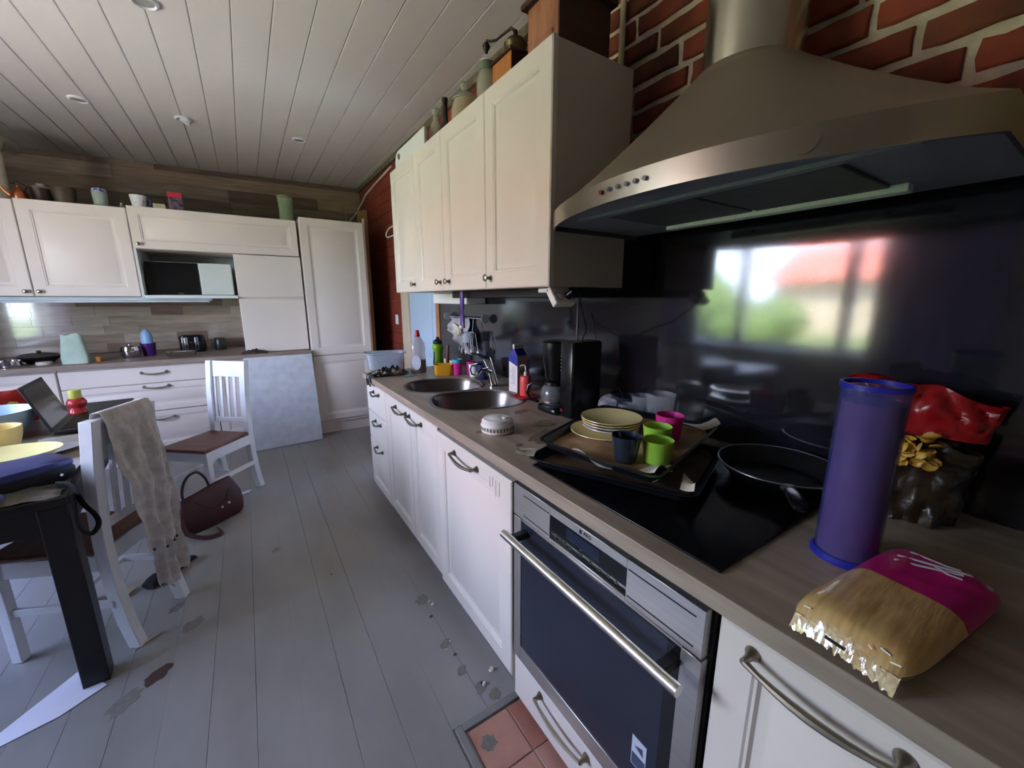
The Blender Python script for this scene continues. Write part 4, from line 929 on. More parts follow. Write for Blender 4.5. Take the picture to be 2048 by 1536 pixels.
# blue spaghetti canister
t = thing('storage_canister', 'tall translucent blue canister standing open beside the frying pan', 'canister', (.945, .235, .9))
cc = (.945, .235, .9005)
blue_r = mat('blue_rim', (34, 38, 150), .35, var=.03)
obj('body', B().lathe([(0, .004), (.048, .004), (.050, .008), (.0505, .34), (.0485, .34), (.048, .009), (0, .008)], 40, cc), mat('canister_blue', (66, 76, 148), .22, var=.05, scale=5, alpha=.40, coat=.8), t)
obj('rim', B().lathe([(.0475, .341), (.0525, .341), (.0525, .350), (.0475, .350), (.0475, .341)], 40, cc), blue_r, t)
obj('base_ring', B().lathe([(.050, 0), (.056, 0), (.056, .005), (.051, .012), (.050, 0)], 40, cc), blue_r, t)
obj('contents', B().lathe([(0, .012), (.045, .012), (.045, .315), (0, .32)], 24, cc), mat('contents_pink', (190, 120, 160), .7, var=.15, scale=3), t)
# pasta packet
t = thing('pasta_packet', 'clear packet of pale pasta with a magenta label lying at the worktop front', 'packet', (.80, .13, .9))
pd1 = Vector((.93, -.12, 0)).normalized(); pd2 = Vector((.12, .93, 0)).normalized()
pc0 = Vector((.815, .125, .928))
def pk(scale=1.0, off=0.0, u0=-1, u1=1, nu=30, nv=22):
    b = B()
    for sg in (1, -1):
        def g(u, v, sg=sg):
            a_ = u0+(u1-u0)*u; c_ = (v-.5)*2
            e_ = max(0, 1-abs(a_)**12)**.5*max(0, 1-abs(c_)**4)**.5
            ns = mnoise.noise((a_*4, c_*4, sg))*.10
            p = pc0+pd1*(a_*.165)+pd2*(c_*.074*(1-.16*abs(a_)**8))
            hh = .027*e_*(1+ns)+.0006+off
            z_ = p.z+hh*sg if sg > 0 else max(.9015, p.z-hh)
            return (p.x, p.y, z_)
        b.grid(g, nu, nv)
    return b
obj('packet', pk(), mat('pasta_fill', (206, 172, 112), .3, scale=22, stretch=(.6, 6, 1), rgb2=(176, 138, 84), coat=.6, bump=.12, bscale=60), t, ang=70)
obj('label_band', pk(off=.0009, u0=.05, u1=.95, nu=20), mat('label_magenta', (176, 22, 104), .3, var=.05, coat=.5), t, ang=70)
sw = plain('label_white', (226, 214, 220), .4)
def onpk(a_, c_, up=.0018):
    e_ = max(0, 1-abs(a_)**12)**.5*max(0, 1-abs(c_)**4)**.5; ns = mnoise.noise((a_*4, c_*4, 1))*.10
    p = pc0+pd1*(a_*.165)+pd2*(c_*.074*(1-.16*abs(a_)**8)); return Vector((p.x, p.y, p.z+.027*e_*(1+ns)+.0006+up))
for pts, r_ in (([(.62, .62), (.66, .3), (.72, 0), (.80, -.3), (.86, -.5)], .0042), ([(.50, .58), (.56, .2), (.66, -.1), (.76, -.4)], .004), ([(.7, 0), (.62, -.25), (.66, -.45)], .0034), ([(.82, .55), (.80, .2), (.82, -.1), (.88, -.3)], .0035)):
    obj('label_swirl', B().tube([onpk(a_, c_) for a_, c_ in pts], r_, 6, flat=.2, up=(0, 0, 1)), sw, t)
shine = mat('crease_shine', (240, 238, 226), .12, var=0, coat=1)  # whitish colour for bars painted as glints on the film creases
rnd = random.Random(4)
for i in range(9):
    c_ = rnd.uniform(-.92, .92); p = pc0+pd1*(-.166-rnd.random()*.004)+pd2*(c_*.072); p.z = rnd.uniform(.908, .946)
    if i % 3 == 0: p = onpk(rnd.uniform(-.99, -.93), c_, .0008)
    q_ = p+pd2*rnd.uniform(.004, .012)*(1 if rnd.random() < .7 else -1)+Vector((0, 0, rnd.uniform(-.003, .004)))
    obj('crease_glint', B().loft([[p, p+Vector((-.001, 0, .0022)), p-pd1*.0015], [q_, q_+Vector((-.001, 0, .002)), q_-pd1*.001]]), shine, t, smooth=False)
def crimp(u, v):
    c_ = (v-.5)*2*.93; p = pc0+pd1*(-.152-.022*u)+pd2*(c_*.068)
    rg_ = mnoise.noise((u*5, v*26, 1))*.007+mnoise.noise((u*9, v*60, 4))*.004
    return (p.x+rg_*.4, p.y, max(.902, .944-.034*u**1.5*(1.0)-.012*abs(c_)**3+rg_*(.4+u)))
obj('crimped_end', B().grid(crimp, 10, 60, .0006), mat('film_end', (226, 204, 158), .1, scale=30, rgb2=(190, 154, 98), coat=1, bump=.6, bscale=90), t, ang=30)
obj('date_mark', B().box(-.0008, .0008, -.012, .012, -.002, .002, Matrix.Translation((pc0.x-.168, pc0.y+.028, .922)) @ Matrix.Rotation(math.atan2(-pd1.x*0+.12, .93)*-1, 4, 'Z')), blk_matt, t, smooth=False)
# crisp bag behind canister
t = thing('crisp_bag', 'open red crisp bag with clear window standing against the splashback', 'bag', (1.20, .19, .9))
redf = mat('red_foil', (170, 22, 26), .28, scale=5, rgb2=(120, 12, 18), bump=.5, bscale=9)
bd = Vector((.25, -.97, 0)).normalized(); bn = Vector((-.97, -.25, 0)).normalized(); bc1 = Vector((1.255, .232, .9))
def cb(sg, z0, z1, w0, w1, th0, th1):
    def g(u, v):
        a_ = (u-.5)*2; z_ = z0+(z1-z0)*v; w_ = w0+(w1-w0)*v; th = th0+(th1-th0)*v
        ns = abs(mnoise.noise((a_*2.6, z_*16, sg)))*.040+abs(mnoise.noise((a_*6, z_*40, sg)))*.014-.012
        p = bc1+bd*(a_*w_)+bn*(sg*th*max(0, 1-abs(a_)**3)**.7+ns)
        return (min(p.x, 1.368), p.y, z_+(-.022*a_-.012*a_*a_+.006*math.sin(a_*7))*v)
    return g
b = B()
for sg in (1, -1): b.grid(cb(sg, 1.105, 1.212, .112, .130, .040, .010), 26, 14)
obj('top_foil', b, redf, t, ang=70)
b = B()
for sg in (1, -1): b.grid(cb(sg, .902, 1.107, .095, .110, .05, .04), 22, 16)
obj('window_film', b, mat('dark_film', (60, 44, 26), .3, scale=12, rgb2=(38, 26, 16), trans=.2, bump=.4, bscale=20), t, ang=70)
crm = mat('crisp', (214, 176, 74), .5, scale=20, rgb2=(176, 120, 44))
rnd = random.Random(9)
for i in range(54):
    a_ = rnd.uniform(-.75, .35); z_ = rnd.uniform(1.045, 1.11)
    p = bc1+bd*(a_*.10)+bn*(.058+rnd.uniform(-.004, .008)*1)*max(.5, 1-abs(a_)**3)
    M = Matrix.Translation((p.x, p.y, z_)) @ Matrix.Rotation(rnd.random()*6, 4, 'Z') @ Matrix.Rotation(rnd.random()*3, 4, 'X')
    obj('crisp', B().lathe([(0, .0), (.011, .002), (.015, .005), (.012, .0035), (0, .0015)], 8, (0, 0, 0), M, 1, .75), crm, t)
# mitten-like white cloth at the right edge
rg = []
for i in range(9):
    a_ = PI*(i+.35)/8.7; rg.append([(1.265+.055*math.sin(a_)*math.cos(j*PI/8), -.005+.05*math.sin(a_)*math.sin(j*PI/8), .945-.044*math.cos(a_)+.004*mnoise.noise((i, j, 3))) for j in range(16)])
obj('cloth_bundle', B().loft(rg), mat('white_terry', (196, 192, 186), .95, bump=.8, bscale=80), loc=(1.265, -.005, .9), label='rounded white cloth bundle at the far right end of the worktop', cat='cloth')
# smoke alarm
t = thing('smoke_alarm', 'round white smoke alarm lying on the worktop in front of the sink', 'smoke alarm', (.765, 1.275, .9))
sa = (.765, 1.275, .9005)
obj('body', B().lathe([(0, 0), (.058, 0), (.062, .004), (.064, .030), (.062, .034), (0, .034)], 40, sa), white_plast, t)
obj('cover', B().lathe([(.059, .034), (.060, .044), (.054, .052), (.030, .053), (.026, .056), (0, .057)], 40, sa), plain('alarm_top', (238, 238, 234), .3), t)
vb = B()
for i in range(30):
    a_ = 2*PI*i/30; M = Matrix.Translation(sa) @ Matrix.Rotation(a_, 4, 'Z'); vb.box(.0635, .0648, -.0028, .0028, .012, .026, M)
obj('vent_slots', vb, plain('vent_grey', (120, 118, 112), .6), t)
obj('test_button', B().lathe([(0, .054), (.012, .054), (.012, .060), (0, .061)], 18, (sa[0]+.02, sa[1]-.025, sa[2])), white_plast, t)
# coffee maker
t = thing('coffee_maker', 'black filter coffee maker with glass carafe against the splashback', 'coffee maker', (1.18, 1.32, .9))
def rbox(x0, x1, y0, y1, z0, z1, e=8):
    return B().loft([sell((x0+x1)/2, (y0+y1)/2, (x1-x0)/2*s_, (y1-y0)/2*s_, z_, 32, e) for s_, z_ in ((.97, z0), (1, z0+.004), (1, z1-.006), (.95, z1))])
obj('tower', rbox(1.10, 1.27, 1.225, 1.315, .901, 1.226), blk_plast, t, ang=50)
obj('base', rbox(1.075, 1.20, 1.30, 1.45, .901, .925, 5), blk_plast, t, ang=50)
obj('hot_plate', B().lathe([(0, .925), (.055, .925), (.055, .930), (0, .930)], 30, (1.135, 1.385, 0)), mat('grey_plate', (80, 80, 84), .4, .5), t)
obj('filter_holder', B().lathe([(0, 1.048), (.045, 1.048), (.050, 1.056), (.066, 1.19), (.066, 1.214), (.06, 1.222), (0, 1.223)], 32, (1.135, 1.372, 0)), blk_plast, t)
cf = obj('carafe', B().lathe([(0, .931), (.046, .931), (.058, .945), (.064, .975), (.058, 1.005), (.044, 1.022), (.042, 1.022), (.056, 1.004), (.061, .975), (.055, .947), (0, .935)], 32, (1.135, 1.385, 0)), mat('carafe_glass', (120, 126, 130), .03, alpha=.45, var=0, coat=.8), t)
obj('lid', B().lathe([(.045, 1.020), (.047, 1.022), (.046, 1.036), (0, 1.042)], 28, (1.135, 1.385, 0)), blk_plast, cf)
obj('band', B().lathe([(.0575, .945), (.0595, .945), (.0595, .955), (.0575, .955), (.0575, .945)], 32, (1.135, 1.385, 0)), pewter_m, cf)
obj('handle', B().tube([(1.105, 1.42, 1.025), (1.08, 1.455, 1.03), (1.06, 1.48, 1.01), (1.055, 1.485, .975), (1.065, 1.47, .945), (1.09, 1.44, .935)], .0095, 10, flat=.7), blk_plast, cf)
obj('switch', B().cyl((1.098, 1.29, .928), (1.1005, 1.29, .928), .008, 12), plain('switch_red', (130, 30, 30), .4), t)
for i in range(5): obj('level_mark', B().box(1.0985, 1.1005, 1.297, 1.303, 1.10+.015*i, 1.104+.015*i), plain('mark_grey', (120, 120, 124), .4), t, smooth=False)
# soap dispenser on dish
soapr = mat('coral_plastic', (224, 84, 84), .4, var=.02)
t = thing('soap_dispenser', 'coral red soap pump bottle on its dish beside the milk carton', 'soap dispenser', (1.17, 1.66, .915))
obj('bottle', B().lathe([(0, .913), (.028, .913), (.030, .918), (.030, 1.0), (.027, 1.012), (.014, 1.017), (0, 1.018)], 28, (1.165, 1.655, 0)), soapr, t)
obj('pump', B().lathe([(0, 1.016), (.009, 1.016), (.009, 1.036), (.004, 1.038), (.004, 1.06), (0, 1.06)], 14, (1.165, 1.655, 0)).tube([(1.165, 1.655, 1.058), (1.163, 1.66, 1.068), (1.15, 1.668, 1.07), (1.142, 1.672, 1.062)], .0035, 8), white_plast, t)
obj('soap_dish', B().lathe([(0, .901), (.05, .901), (.066, .908), (.070, .914), (.066, .912), (.05, .906), (0, .9055)], 32, (1.16, 1.65, 0), None, 1, .8), soapr, loc=(1.16, 1.65, .901), label='coral red oval dish under the soap pump bottle', cat='dish')
# milk carton
t = thing('milk_carton', 'white and blue milk carton with open gable top behind the sink', 'carton', (1.21, 1.80, .9))
Mc = Matrix.Translation((1.215, 1.80, .9005)) @ Matrix.Rotation(R(8), 4, 'Z')
cw_, z1c = .035, .20
ctn = plain('carton_white', (226, 226, 226), .4, var=.02); cbl = plain('carton_blue', (38, 56, 150), .4, var=.03)
obj('body', B().box(-cw_, cw_, -cw_, cw_, 0, z1c, Mc), ctn, t, bev=.001, seg=1)
g = B(); vs = [(-cw_, -cw_, z1c), (cw_, -cw_, z1c), (cw_, cw_, z1c), (-cw_, cw_, z1c), (-cw_*.9, -.003, z1c+.042), (cw_*.9, -.003, z1c+.042), (cw_*.9, .003, z1c+.042), (-cw_*.9, .003, z1c+.042)]
g.add([Mc @ Vector(v) for v in vs], [(0, 1, 5, 4), (1, 2, 6, 5), (2, 3, 7, 6), (3, 0, 4, 7), (0, 3, 2, 1), (4, 5, 6, 7)]); obj('gable', g, cbl, t, smooth=False)
obj('crimp', B().box(-cw_*.95, cw_*.95, -.007, .007, z1c+.036, z1c+.062, Mc), ctn, t, bev=.003)
obj('blue_band', B().add([Mc @ Vector(v) for v in ((-cw_-.0006, -cw_-.0006, z1c-.055), (-cw_-.0006, cw_+.0006, z1c-.03), (-cw_-.0006, cw_+.0006, z1c+.001), (-cw_-.0006, -cw_-.0006, z1c+.001))], [(0, 1, 2, 3)]), cbl, t, smooth=False)
obj('side_panel', B().add([Mc @ Vector(v) for v in ((-cw_, -cw_-.0006, .002), (cw_, -cw_-.0006, .002), (cw_, -cw_-.0006, z1c-.001), (-cw_, -cw_-.0006, z1c-.001))], [(0, 1, 2, 3)]), plain('carton_tan', (232, 206, 186), .4), t, smooth=False)
Mtx = Mc @ axM((.0, -cw_-.0012, .115), (1, 0, 0), (0, 0, 1)); text('lettering', 'AR', .036, Mtx, blk_matt, t)
Mtx = Mc @ axM((.0, -cw_-.0012, .165), (1, 0, 0), (0, 0, 1)); text('lettering', '9L+', .028, Mtx, plain('ink_brown', (80, 50, 44), .5), t)
lb_ = B()
for i in range(9): lb_.box(-cw_-.001, -cw_-.0004, -.02, .018-.006*(i % 3), .045+i*.011, .048+i*.011, Mc)
obj('small_print', lb_, plain('print_grey', (150, 156, 176), .5), t, smooth=False)
# cups by the sink
yb_ = mat('mustard_plastic', (222, 160, 38), .4, var=.03)
t = thing('yellow_tub', 'mustard yellow plastic tub behind the far sink bowl', 'tub', (1.06, 2.47, .9))
obj('tub', B().loft([sell(1.065, 2.47, a_, b2_, z_, 36, 6, R(-22)) for a_, b2_, z_ in ((.050, .032, .901), (.055, .036, .906), (.062, .042, .972), (.0625, .0425, .976), (.059, .039, .974), (.052, .034, .908))], cap0=True, cap1=True), yb_, t, ang=50)
cup('cup', 'pink plastic cup next to the mustard yellow tub', (1.147, 2.425, .901), .027, .037, .082, mag)
cup('cup', 'turquoise cup stacked inside the pink cup by the yellow tub', (1.147, 2.425, .915), .025, .035, .092, plain('turquoise', (86, 178, 190), .35))
cup('cup', 'pink plastic cup half hidden behind the white cup', (1.235, 2.40, .901), .027, .037, .088, mag)
cup('cup', 'white plastic cup beside the dark blue mug', (1.205, 2.30, .901), .025, .034, .085, white_plast)
t = thing('mug', 'dark blue mug with black handle behind the faucet', 'mug', (1.22, 2.20, .9))
nav = plain('navy_enamel', (38, 46, 92), .25, coat=.4)
cup('body', None, (1.215, 2.205, .901), .036, .038, .095, nav, parent=t, cat=None)
obj('handle', B().tube([(1.185, 2.23, .985), (1.165, 2.252, .985), (1.158, 2.258, .96), (1.165, 2.252, .93), (1.185, 2.23, .925)], .005, 8), blk_plast, t)
# dish soap bottle
t = thing('dish_soap_bottle', 'clear washing-up liquid bottle with red cap at the end of the worktop', 'bottle', (.96, 2.66, .9))
sb = (.965, 2.665, .9005)
obj('bottle', B().lathe([(0, 0), (.050, 0), (.055, .006), (.054, .09), (.049, .13), (.052, .165), (.047, .20), (.030, .232), (.018, .245), (.016, .25), (.0, .25)], 32, sb, None, 1, .75), mat('bottle_clear', (214, 190, 186), .08, alpha=.45, var=0, coat=.5), t)
obj('liquid', B().lathe([(0, .003), (.047, .003), (.052, .008), (.051, .088), (0, .089)], 28, sb, None, 1, .73), plain('liquid_dark', (24, 30, 28), .2), t)
obj('front_label', B().lathe([(0, 0), (.03, 0), (.03, .001), (0, .001)], 24, (0, 0, 0), axM((sb[0]-.028, sb[1]-.040, .975), (.85, -.5, 0), (0, 0, 1)), 1, 1.7), plain('label_pale', (206, 210, 226), .35), t)
obj('cap', B().lathe([(.018, .248), (.019, .252), (.015, .275), (.011, .292), (0, .293)], 20, sb), plain('cap_red', (206, 40, 40), .35), t)
# green sports bottle
t = thing('sports_bottle', 'lime green and black sports bottle behind the yellow tub', 'bottle', (1.16, 2.77, .9))
gb = (1.155, 2.765, .9005)
obj('body', B().lathe([(0, 0), (.036, 0), (.038, .004), (.038, .05), (.033, .085), (.033, .12), (.041, .145), (.041, .165), (.032, .18), (0, .182)], 28, gb), mat('lime_bottle', (128, 178, 36), .35, var=.05), t)
obj('grip', B().lathe([(.0385, .0), (.039, .05), (.034, .085), (.034, .13), (.033, .13), (.033, .085), (.038, .05), (.0375, .0)], 28, gb, Matrix.Rotation(0, 4, 'Z'), 1.0, .8), blk_matt, t)
obj('cap', B().lathe([(.034, .178), (.035, .182), (.032, .20), (.014, .212), (.010, .228), (0, .23)], 24, gb), blk_matt, t)
obj('brush_handle', B().tube([(1.27, 2.86, .901), (1.275, 2.865, .98), (1.28, 2.87, 1.05)], [.015, .013, .012], 10), plain('brush_brown', (130, 78, 70), .5), loc=(1.27, 2.86, .9), label='brown wooden stick standing behind the green sports bottle', cat='stick')
# plastic container + plastic bag
t = thing('plastic_container', 'clear plastic box with flared rim at the end of the worktop', 'container', (.78, 2.79, .95))
Mk = Matrix.Translation((.775, 2.79, .925)) @ Matrix.Rotation(R(-12), 4, 'Z')
rg = []
for a_, b2_, z_ in ((.105, .060, .0), (.110, .064, .006), (.122, .074, .105), (.137, .086, .110), (.138, .087, .118), (.133, .083, .118), (.119, .071, .110), (.107, .061, .008)):
    rg.append([Mk @ Vector(p) for p in sell(0, 0, a_, b2_, z_, 36, 5)])
obj('box', B().loft(rg), clear_pl, t, ang=50)
bgm = mat('printed_film', (150, 132, 116), .22, scale=26, rgb2=(18, 20, 22), sharp=(.52, .62), bump=.6, bscale=30); bgt = mat('teal_film', (96, 170, 176), .25, var=.1)
def crumple(cx_, cy_, ax2, ay2, h, sd_, rot=0, zb=.902):
    def g(u, v):
        a_, c_ = (u-.5)*2, (v-.5)*2
        e_ = max(0, 1-(a_*a_+c_*c_)/1.6)
        z_ = zb+.003+h*e_*(.6+.9*abs(mnoise.noise((a_*3+sd_, c_*3, sd_)))+.4*mnoise.noise((a_*8, c_*8, sd_)))
        x_, y_ = a_*ax2*(1+.2*mnoise.noise((c_*3, sd_, 1))), c_*ay2*(1+.2*mnoise.noise((a_*3, sd_, 4)))
        return (cx_+x_*math.cos(rot)-y_*math.sin(rot), cy_+x_*math.sin(rot)+y_*math.cos(rot), max(zb, z_))
    return B().grid(g, 30, 22, .001)
t = thing('plastic_bag', 'crumpled black and beige printed plastic bag on the worktop corner', 'bag', (.76, 2.66, .9))
obj('film', crumple(.765, 2.655, .105, .06, .060, 3, R(-15)), bgm, t, ang=80)
def ov(u, v):
    x_ = .70-.085*u; z_ = .925-.002*u if u < .6 else .922-.08*((u-.6)/.4)
    if u >= .6: x_ = .626-.004*math.sin(v*9)
    return (x_+.004*mnoise.noise((u*8, v*8, 1)), 2.62+.10*v+.01*u, z_+.006*mnoise.noise((u*5, v*7, 2)))
obj('overhang', B().grid(ov, 16, 12, .001), bgm, t, ang=80)
obj('teal_corner', crumple(.86, 2.555, .04, .018, .006, 8), bgt, t, ang=80)
# utensil rail with cups of cutlery
t = thing('utensil_rail', 'steel wall rail with round end discs below the wall cabinet', 'rail', (1.35, 2.6, 1.26))
obj('rail', B().cyl((1.345, 2.40, 1.268), (1.345, 3.0, 1.268), .006, 12), chrome_m, t)
for yy in (2.39, 3.0): obj('end_disc', B().cyl((1.345, yy-.003, 1.268), (1.345, yy+.003, 1.268), .030, 24), mat('disc_steel', (206, 206, 206), .45, .3), t); obj('bracket', B().cyl((1.345, yy+(-.01 if yy > 2.7 else .01), 1.268), (1.377, yy+(-.01 if yy > 2.7 else .01), 1.268), .006, 10), chrome_m, t)
tissue = mat('grey_cloth', (176, 170, 174), .8, var=.08, scale=8)
def rag(u, v):
    y_ = 2.93-.30*u; top_ = 1.262; L = .10+.16*u
    return (1.33+.016*math.sin(u*14+v*5)+.01*math.sin(v*9)-.02*v*math.sin(u*PI), y_+.05*v*(.5-u), top_-L*v)
obj('dish_cloth', B().grid(rag, 24, 14, .002), tissue, loc=(1.33, 2.8, 1.1), label='pale grey dish cloth hanging from the utensil rail', cat='cloth', ang=80)
t = thing('cutlery_holder', 'clear hanging holder full of steel cutlery on the utensil rail', 'holder', (1.30, 2.55, 1.05))
hcyl = B().lathe([(.040, 1.10), (.045, 1.17), (.043, 1.17), (.038, 1.10), (0, 1.10)], 24, (1.30, 2.56, 0)).tube([(1.335, 2.56, 1.17), (1.345, 2.56, 1.255), (1.345, 2.56, 1.276)], .003, 6)
obj('holder', hcyl, clear_pl, t)
rnd = random.Random(2)
for i in range(12):
    yy = 2.44+.024*i; xx = 1.30+rnd.uniform(-.02, .02); zt = 1.15+rnd.uniform(-.02, .02); zb = 1.03+rnd.uniform(-.015, .02)
    b = B().tube([(xx, yy*.6+2.55*.4, zt), (xx-.005, yy, zb+.02), (xx-.006, yy+.002, zb)], [.002, .0024, .003], 6)
    if i % 3 == 0: b = B().tube([(xx, yy*.6+2.55*.4, zt), (xx-.006, yy, zb+.035)], .0022, 6).lathe([(0, -.024), (.010, -.014), (.014, 0), (.010, .014), (0, .022)], 12, (xx-.008, yy, zb+.015), None, .35, 1)
    obj('cutlery', b, mat('cutlery_steel', (214, 212, 214), .35, .6), t)
# dish brush hanging from the wall cabinet
t = thing('dish_brush', 'purple-handled dish brush with white bristles hanging under the wall cabinet', 'brush', (.99, 2.0, 1.44))
pur = plain('purple_plastic', (82, 58, 138), .35, var=.04)
obj('handle', B().tube([(.985, 2.0, 1.440), (.985, 2.0, 1.36), (.987, 2.002, 1.325), (.985, 2.0, 1.31), (.985, 2.0, 1.245)], [.020, .018, .010, .020, .019], 12, flat=.55, up=(1, 0, 0)), pur, t)
for i in range(34):
    a_ = R(-35+i*5.4); rr = .030+.008*(i % 3)*.5; zc_ = 1.248
    dx = [-.012, -.004, .004, .012][i % 4]
    p = Vector((.975+dx, 2.012, zc_)); q_ = p+Vector((0-.012, math.cos(a_)*.050, -math.sin(a_)*.046))
    obj('bristle', B().cyl(p, q_, .0032, 5), bone, t)
obj('brush_head', B().lathe([(0, -.016), (.014, -.012), (.017, 0), (.014, .012), (0, .016)], 16, (.978, 2.008, 1.245), None, .7, 1), bone, t)
# little white box / shelf under the cabinet and sockets
obj('white_box', B().box(1.22, 1.372, 2.42, 2.98, 1.365, 1.4395), white_plast, loc=(1.3, 2.7, 1.365), bev=.01, seg=3, label='white plastic box light mounted under the wall cabinet above the utensil rail', cat='lamp')
t = thing('power_socket', 'white angled double socket under the wall cabinet with a black plug', 'socket', (.96, 1.14, 1.42))
Ms = Matrix.Translation((.955, 1.165, 1.437)) @ Matrix.Rotation(R(0), 4, 'Z') @ Matrix.Rotation(R(-38), 4, 'X')
obj('housing', B().box(-.045, .045, -.014, .014, -.075, .0, Ms @ Matrix.Translation((0, 0, 0))).box(-.045, .045, -.012, .055, -.012, .004, Matrix.Translation((.955, 1.165, 1.434))), white_plast, t, bev=.005, seg=3)
for xx in (-.020, .020): obj('outlet', B().lathe([(.016, -.002), (.018, .0015), (.014, .0015), (.013, -.001), (.016, -.002)], 20, (0, 0, 0), Ms @ Matrix.Translation((xx, -.014, -.045)) @ Matrix.Rotation(R(90), 4, 'X')), plain('outlet_grey', (170, 168, 160), .4), t)
pp = Ms @ Vector((.020, -.016, -.045)); pq = Ms @ Vector((.022, -.045, -.047))
t = thing('plug', 'black plug and cable running from the socket to the coffee maker', 'plug', tuple(pp))
obj('plug_body', B().cyl(pp, pq, .014, 14, .009), blk_plast, t)
obj('cable', B().tube([pq, pq+Vector((.02, -.012, -.01)), Vector((1.04, 1.12, 1.36)), Vector((1.10, 1.16, 1.30)), Vector((1.16, 1.22, 1.27)), Vector((1.19, 1.27, 1.24)), Vector((1.20, 1.28, 1.225))], .0032, 8), blk_matt, t)
obj('wall_cable', B().tube([(1.374, 1.42, 1.335), (1.366, 1.40, 1.30), (1.35, 1.37, 1.27), (1.30, 1.30, 1.225)], .0025, 8), blk_matt, loc=(1.374, 1.42, 1.3), label='thin black cable on the splashback above the coffee maker', cat='cable')
# light switch, coat hook, boards in the corner
obj('light_switch', B().box(1.370, 1.3835, 4.36, 4.44, 1.13, 1.235), white_plast, loc=(1.37, 4.4, 1.13), bev=.004, seg=2, label='white light switch on the red boards', cat='switch')
obj('coat_hook', B().tube([(1.383, 4.25, 2.13), (1.37, 4.33, 2.135), (1.36, 4.45, 2.125), (1.355, 4.53, 2.09), (1.355, 4.54, 2.06), (1.36, 4.50, 2.04), (1.372, 4.38, 2.045), (1.384, 4.28, 2.045)], .008, 10), white_plast, loc=(1.37, 4.4, 2.04), label='white plastic hanger loop on the red boards beside the wall cabinet', cat='hook')
for i, (xa, lab, hh) in enumerate(((1.135, 'raw wooden plank leaning upright beside the tall cabinet, left one', 2.34), (1.195, 'raw wooden plank leaning upright beside the tall cabinet, right one', 2.36))):
    obj('plank', B().box(xa, xa+.05, 4.80+.03*i, 4.825+.03*i, .001, hh), wood_raw if i else mat('raw_wood_dark', (150, 116, 78), .6, scale=5, stretch=(6, 6, 1)), loc=(xa, 4.8, 0), bev=.002, seg=1, label=lab, cat='plank')
obj('cable', B().tube([(1.375, 4.3, 2.69), (1.375, 4.9, 2.66), (1.372, 5.3, 2.63), (1.36, 5.55, 2.55), (1.30, 5.62, 2.44), (1.22, 5.55, 2.36), (1.20, 5.45, 2.30), (1.23, 5.3, 2.22), (1.24, 5.2, 2.1)], .009, 8), white_plast, loc=(1.37, 5.3, 2.5), label='white cable drooping from the ceiling corner above the tall cabinet', cat='cable')
obj('rod', B().cyl((1.02, 4.75, 2.152), (.99, 4.78, 2.38), .006, 8), pewter_m, loc=(1.02, 4.75, 2.152), label='thin grey rod standing on the tall cabinet', cat='rod')

# ================================================================ ON TOP OF THE RIGHT WALL CABINET
UZ = 2.1955
t = thing('coffee_grinder', 'large reddish-brown wooden box grinder nearest on the cream wall cabinet', 'grinder', (1.08, 1.28, UZ))
obj('box', B().box(.965, 1.20, 1.20, 1.372, UZ+.001, 2.405), wood_br, t, bev=.003)
obj('lid', B().box(.945, 1.22, 1.18, 1.392, 2.406, 2.424), wood_dark, t, bev=.004)
obj('dark_face', B().box(.967, 1.198, 1.1965, 1.1995, UZ+.002, 2.404), wood_dark, t)  # added thin sheet; its colour darkens the face turned from the window
obj('drawer', B().box(.9605, .966, 1.225, 1.347, UZ+.012, UZ+.09), wood_br, t, bev=.002)
obj('knob', B().lathe([(0, 0), (.005, 0), (.004, .008), (.010, .014), (.009, .020), (0, .022)], 14, (.961, 1.29, UZ+.045), Matrix.Rotation(R(-90), 4, 'Y')), blk_matt, t)
t = thing('coffee_grinder', 'orange wooden coffee grinder with iron crank and bowl on the wall cabinet', 'grinder', (1.05, 1.59, UZ))
obj('box', B().box(.985, 1.13, 1.515, 1.66, UZ+.012, 2.355), wood_or, t, bev=.003)
obj('base', B().box(.972, 1.143, 1.502, 1.673, UZ+.001, UZ+.013), wood_dark, t, bev=.003)
obj('lid', B().box(.975, 1.14, 1.505, 1.67, 2.356, 2.368), wood_dark, t, bev=.004)
obj('dark_face', B().box(.987, 1.128, 1.5115, 1.5145, UZ+.014, 2.354), wood_dark, t)  # added sheet, darkens this box's face away from the window too
obj('drawer', B().box(.981, .986, 1.54, 1.635, UZ+.025, UZ+.085), wood_or, t, bev=.002)
obj('knob', B().lathe([(0, 0), (.005, 0), (.004, .006), (.009, .012), (.008, .017), (0, .019)], 14, (.982, 1.588, UZ+.055), Matrix.Rotation(R(-90), 4, 'Y')), wood_dark, t)
brass = mat('old_brass', (116, 98, 66), .45, .8, var=.2, scale=20); iron = mat('old_iron', (66, 54, 46), .5, .6, var=.2, scale=20)
obj('hopper', B().lathe([(.030, 2.368), (.034, 2.372), (.040, 2.395), (.048, 2.42), (.049, 2.424), (.045, 2.424), (.03, 2.38), (0, 2.376)], 28, (1.055, 1.588, 0)), brass, t)
obj('hopper_cover', B().lathe([(.045, 2.424), (.036, 2.44), (.018, 2.45), (.010, 2.456), (.008, 2.475), (0, 2.477)], 24, (1.055, 1.588, 0)), iron, t)
cr = obj('crank', B().tube([(1.055, 1.588, 2.470), (1.045, 1.605, 2.488), (1.03, 1.635, 2.478), (1.01, 1.665, 2.462), (.995, 1.69, 2.465), (.985, 1.705, 2.47)], [.007, .006, .005, .005, .005, .006], 8), iron, t)
obj('crank_knob', B().lathe([(0, -.0), (.006, .0), (.008, .008), (.015, .018), (.016, .028), (.010, .038), (0, .041)], 18, (.985, 1.707, 2.425)), iron, cr)
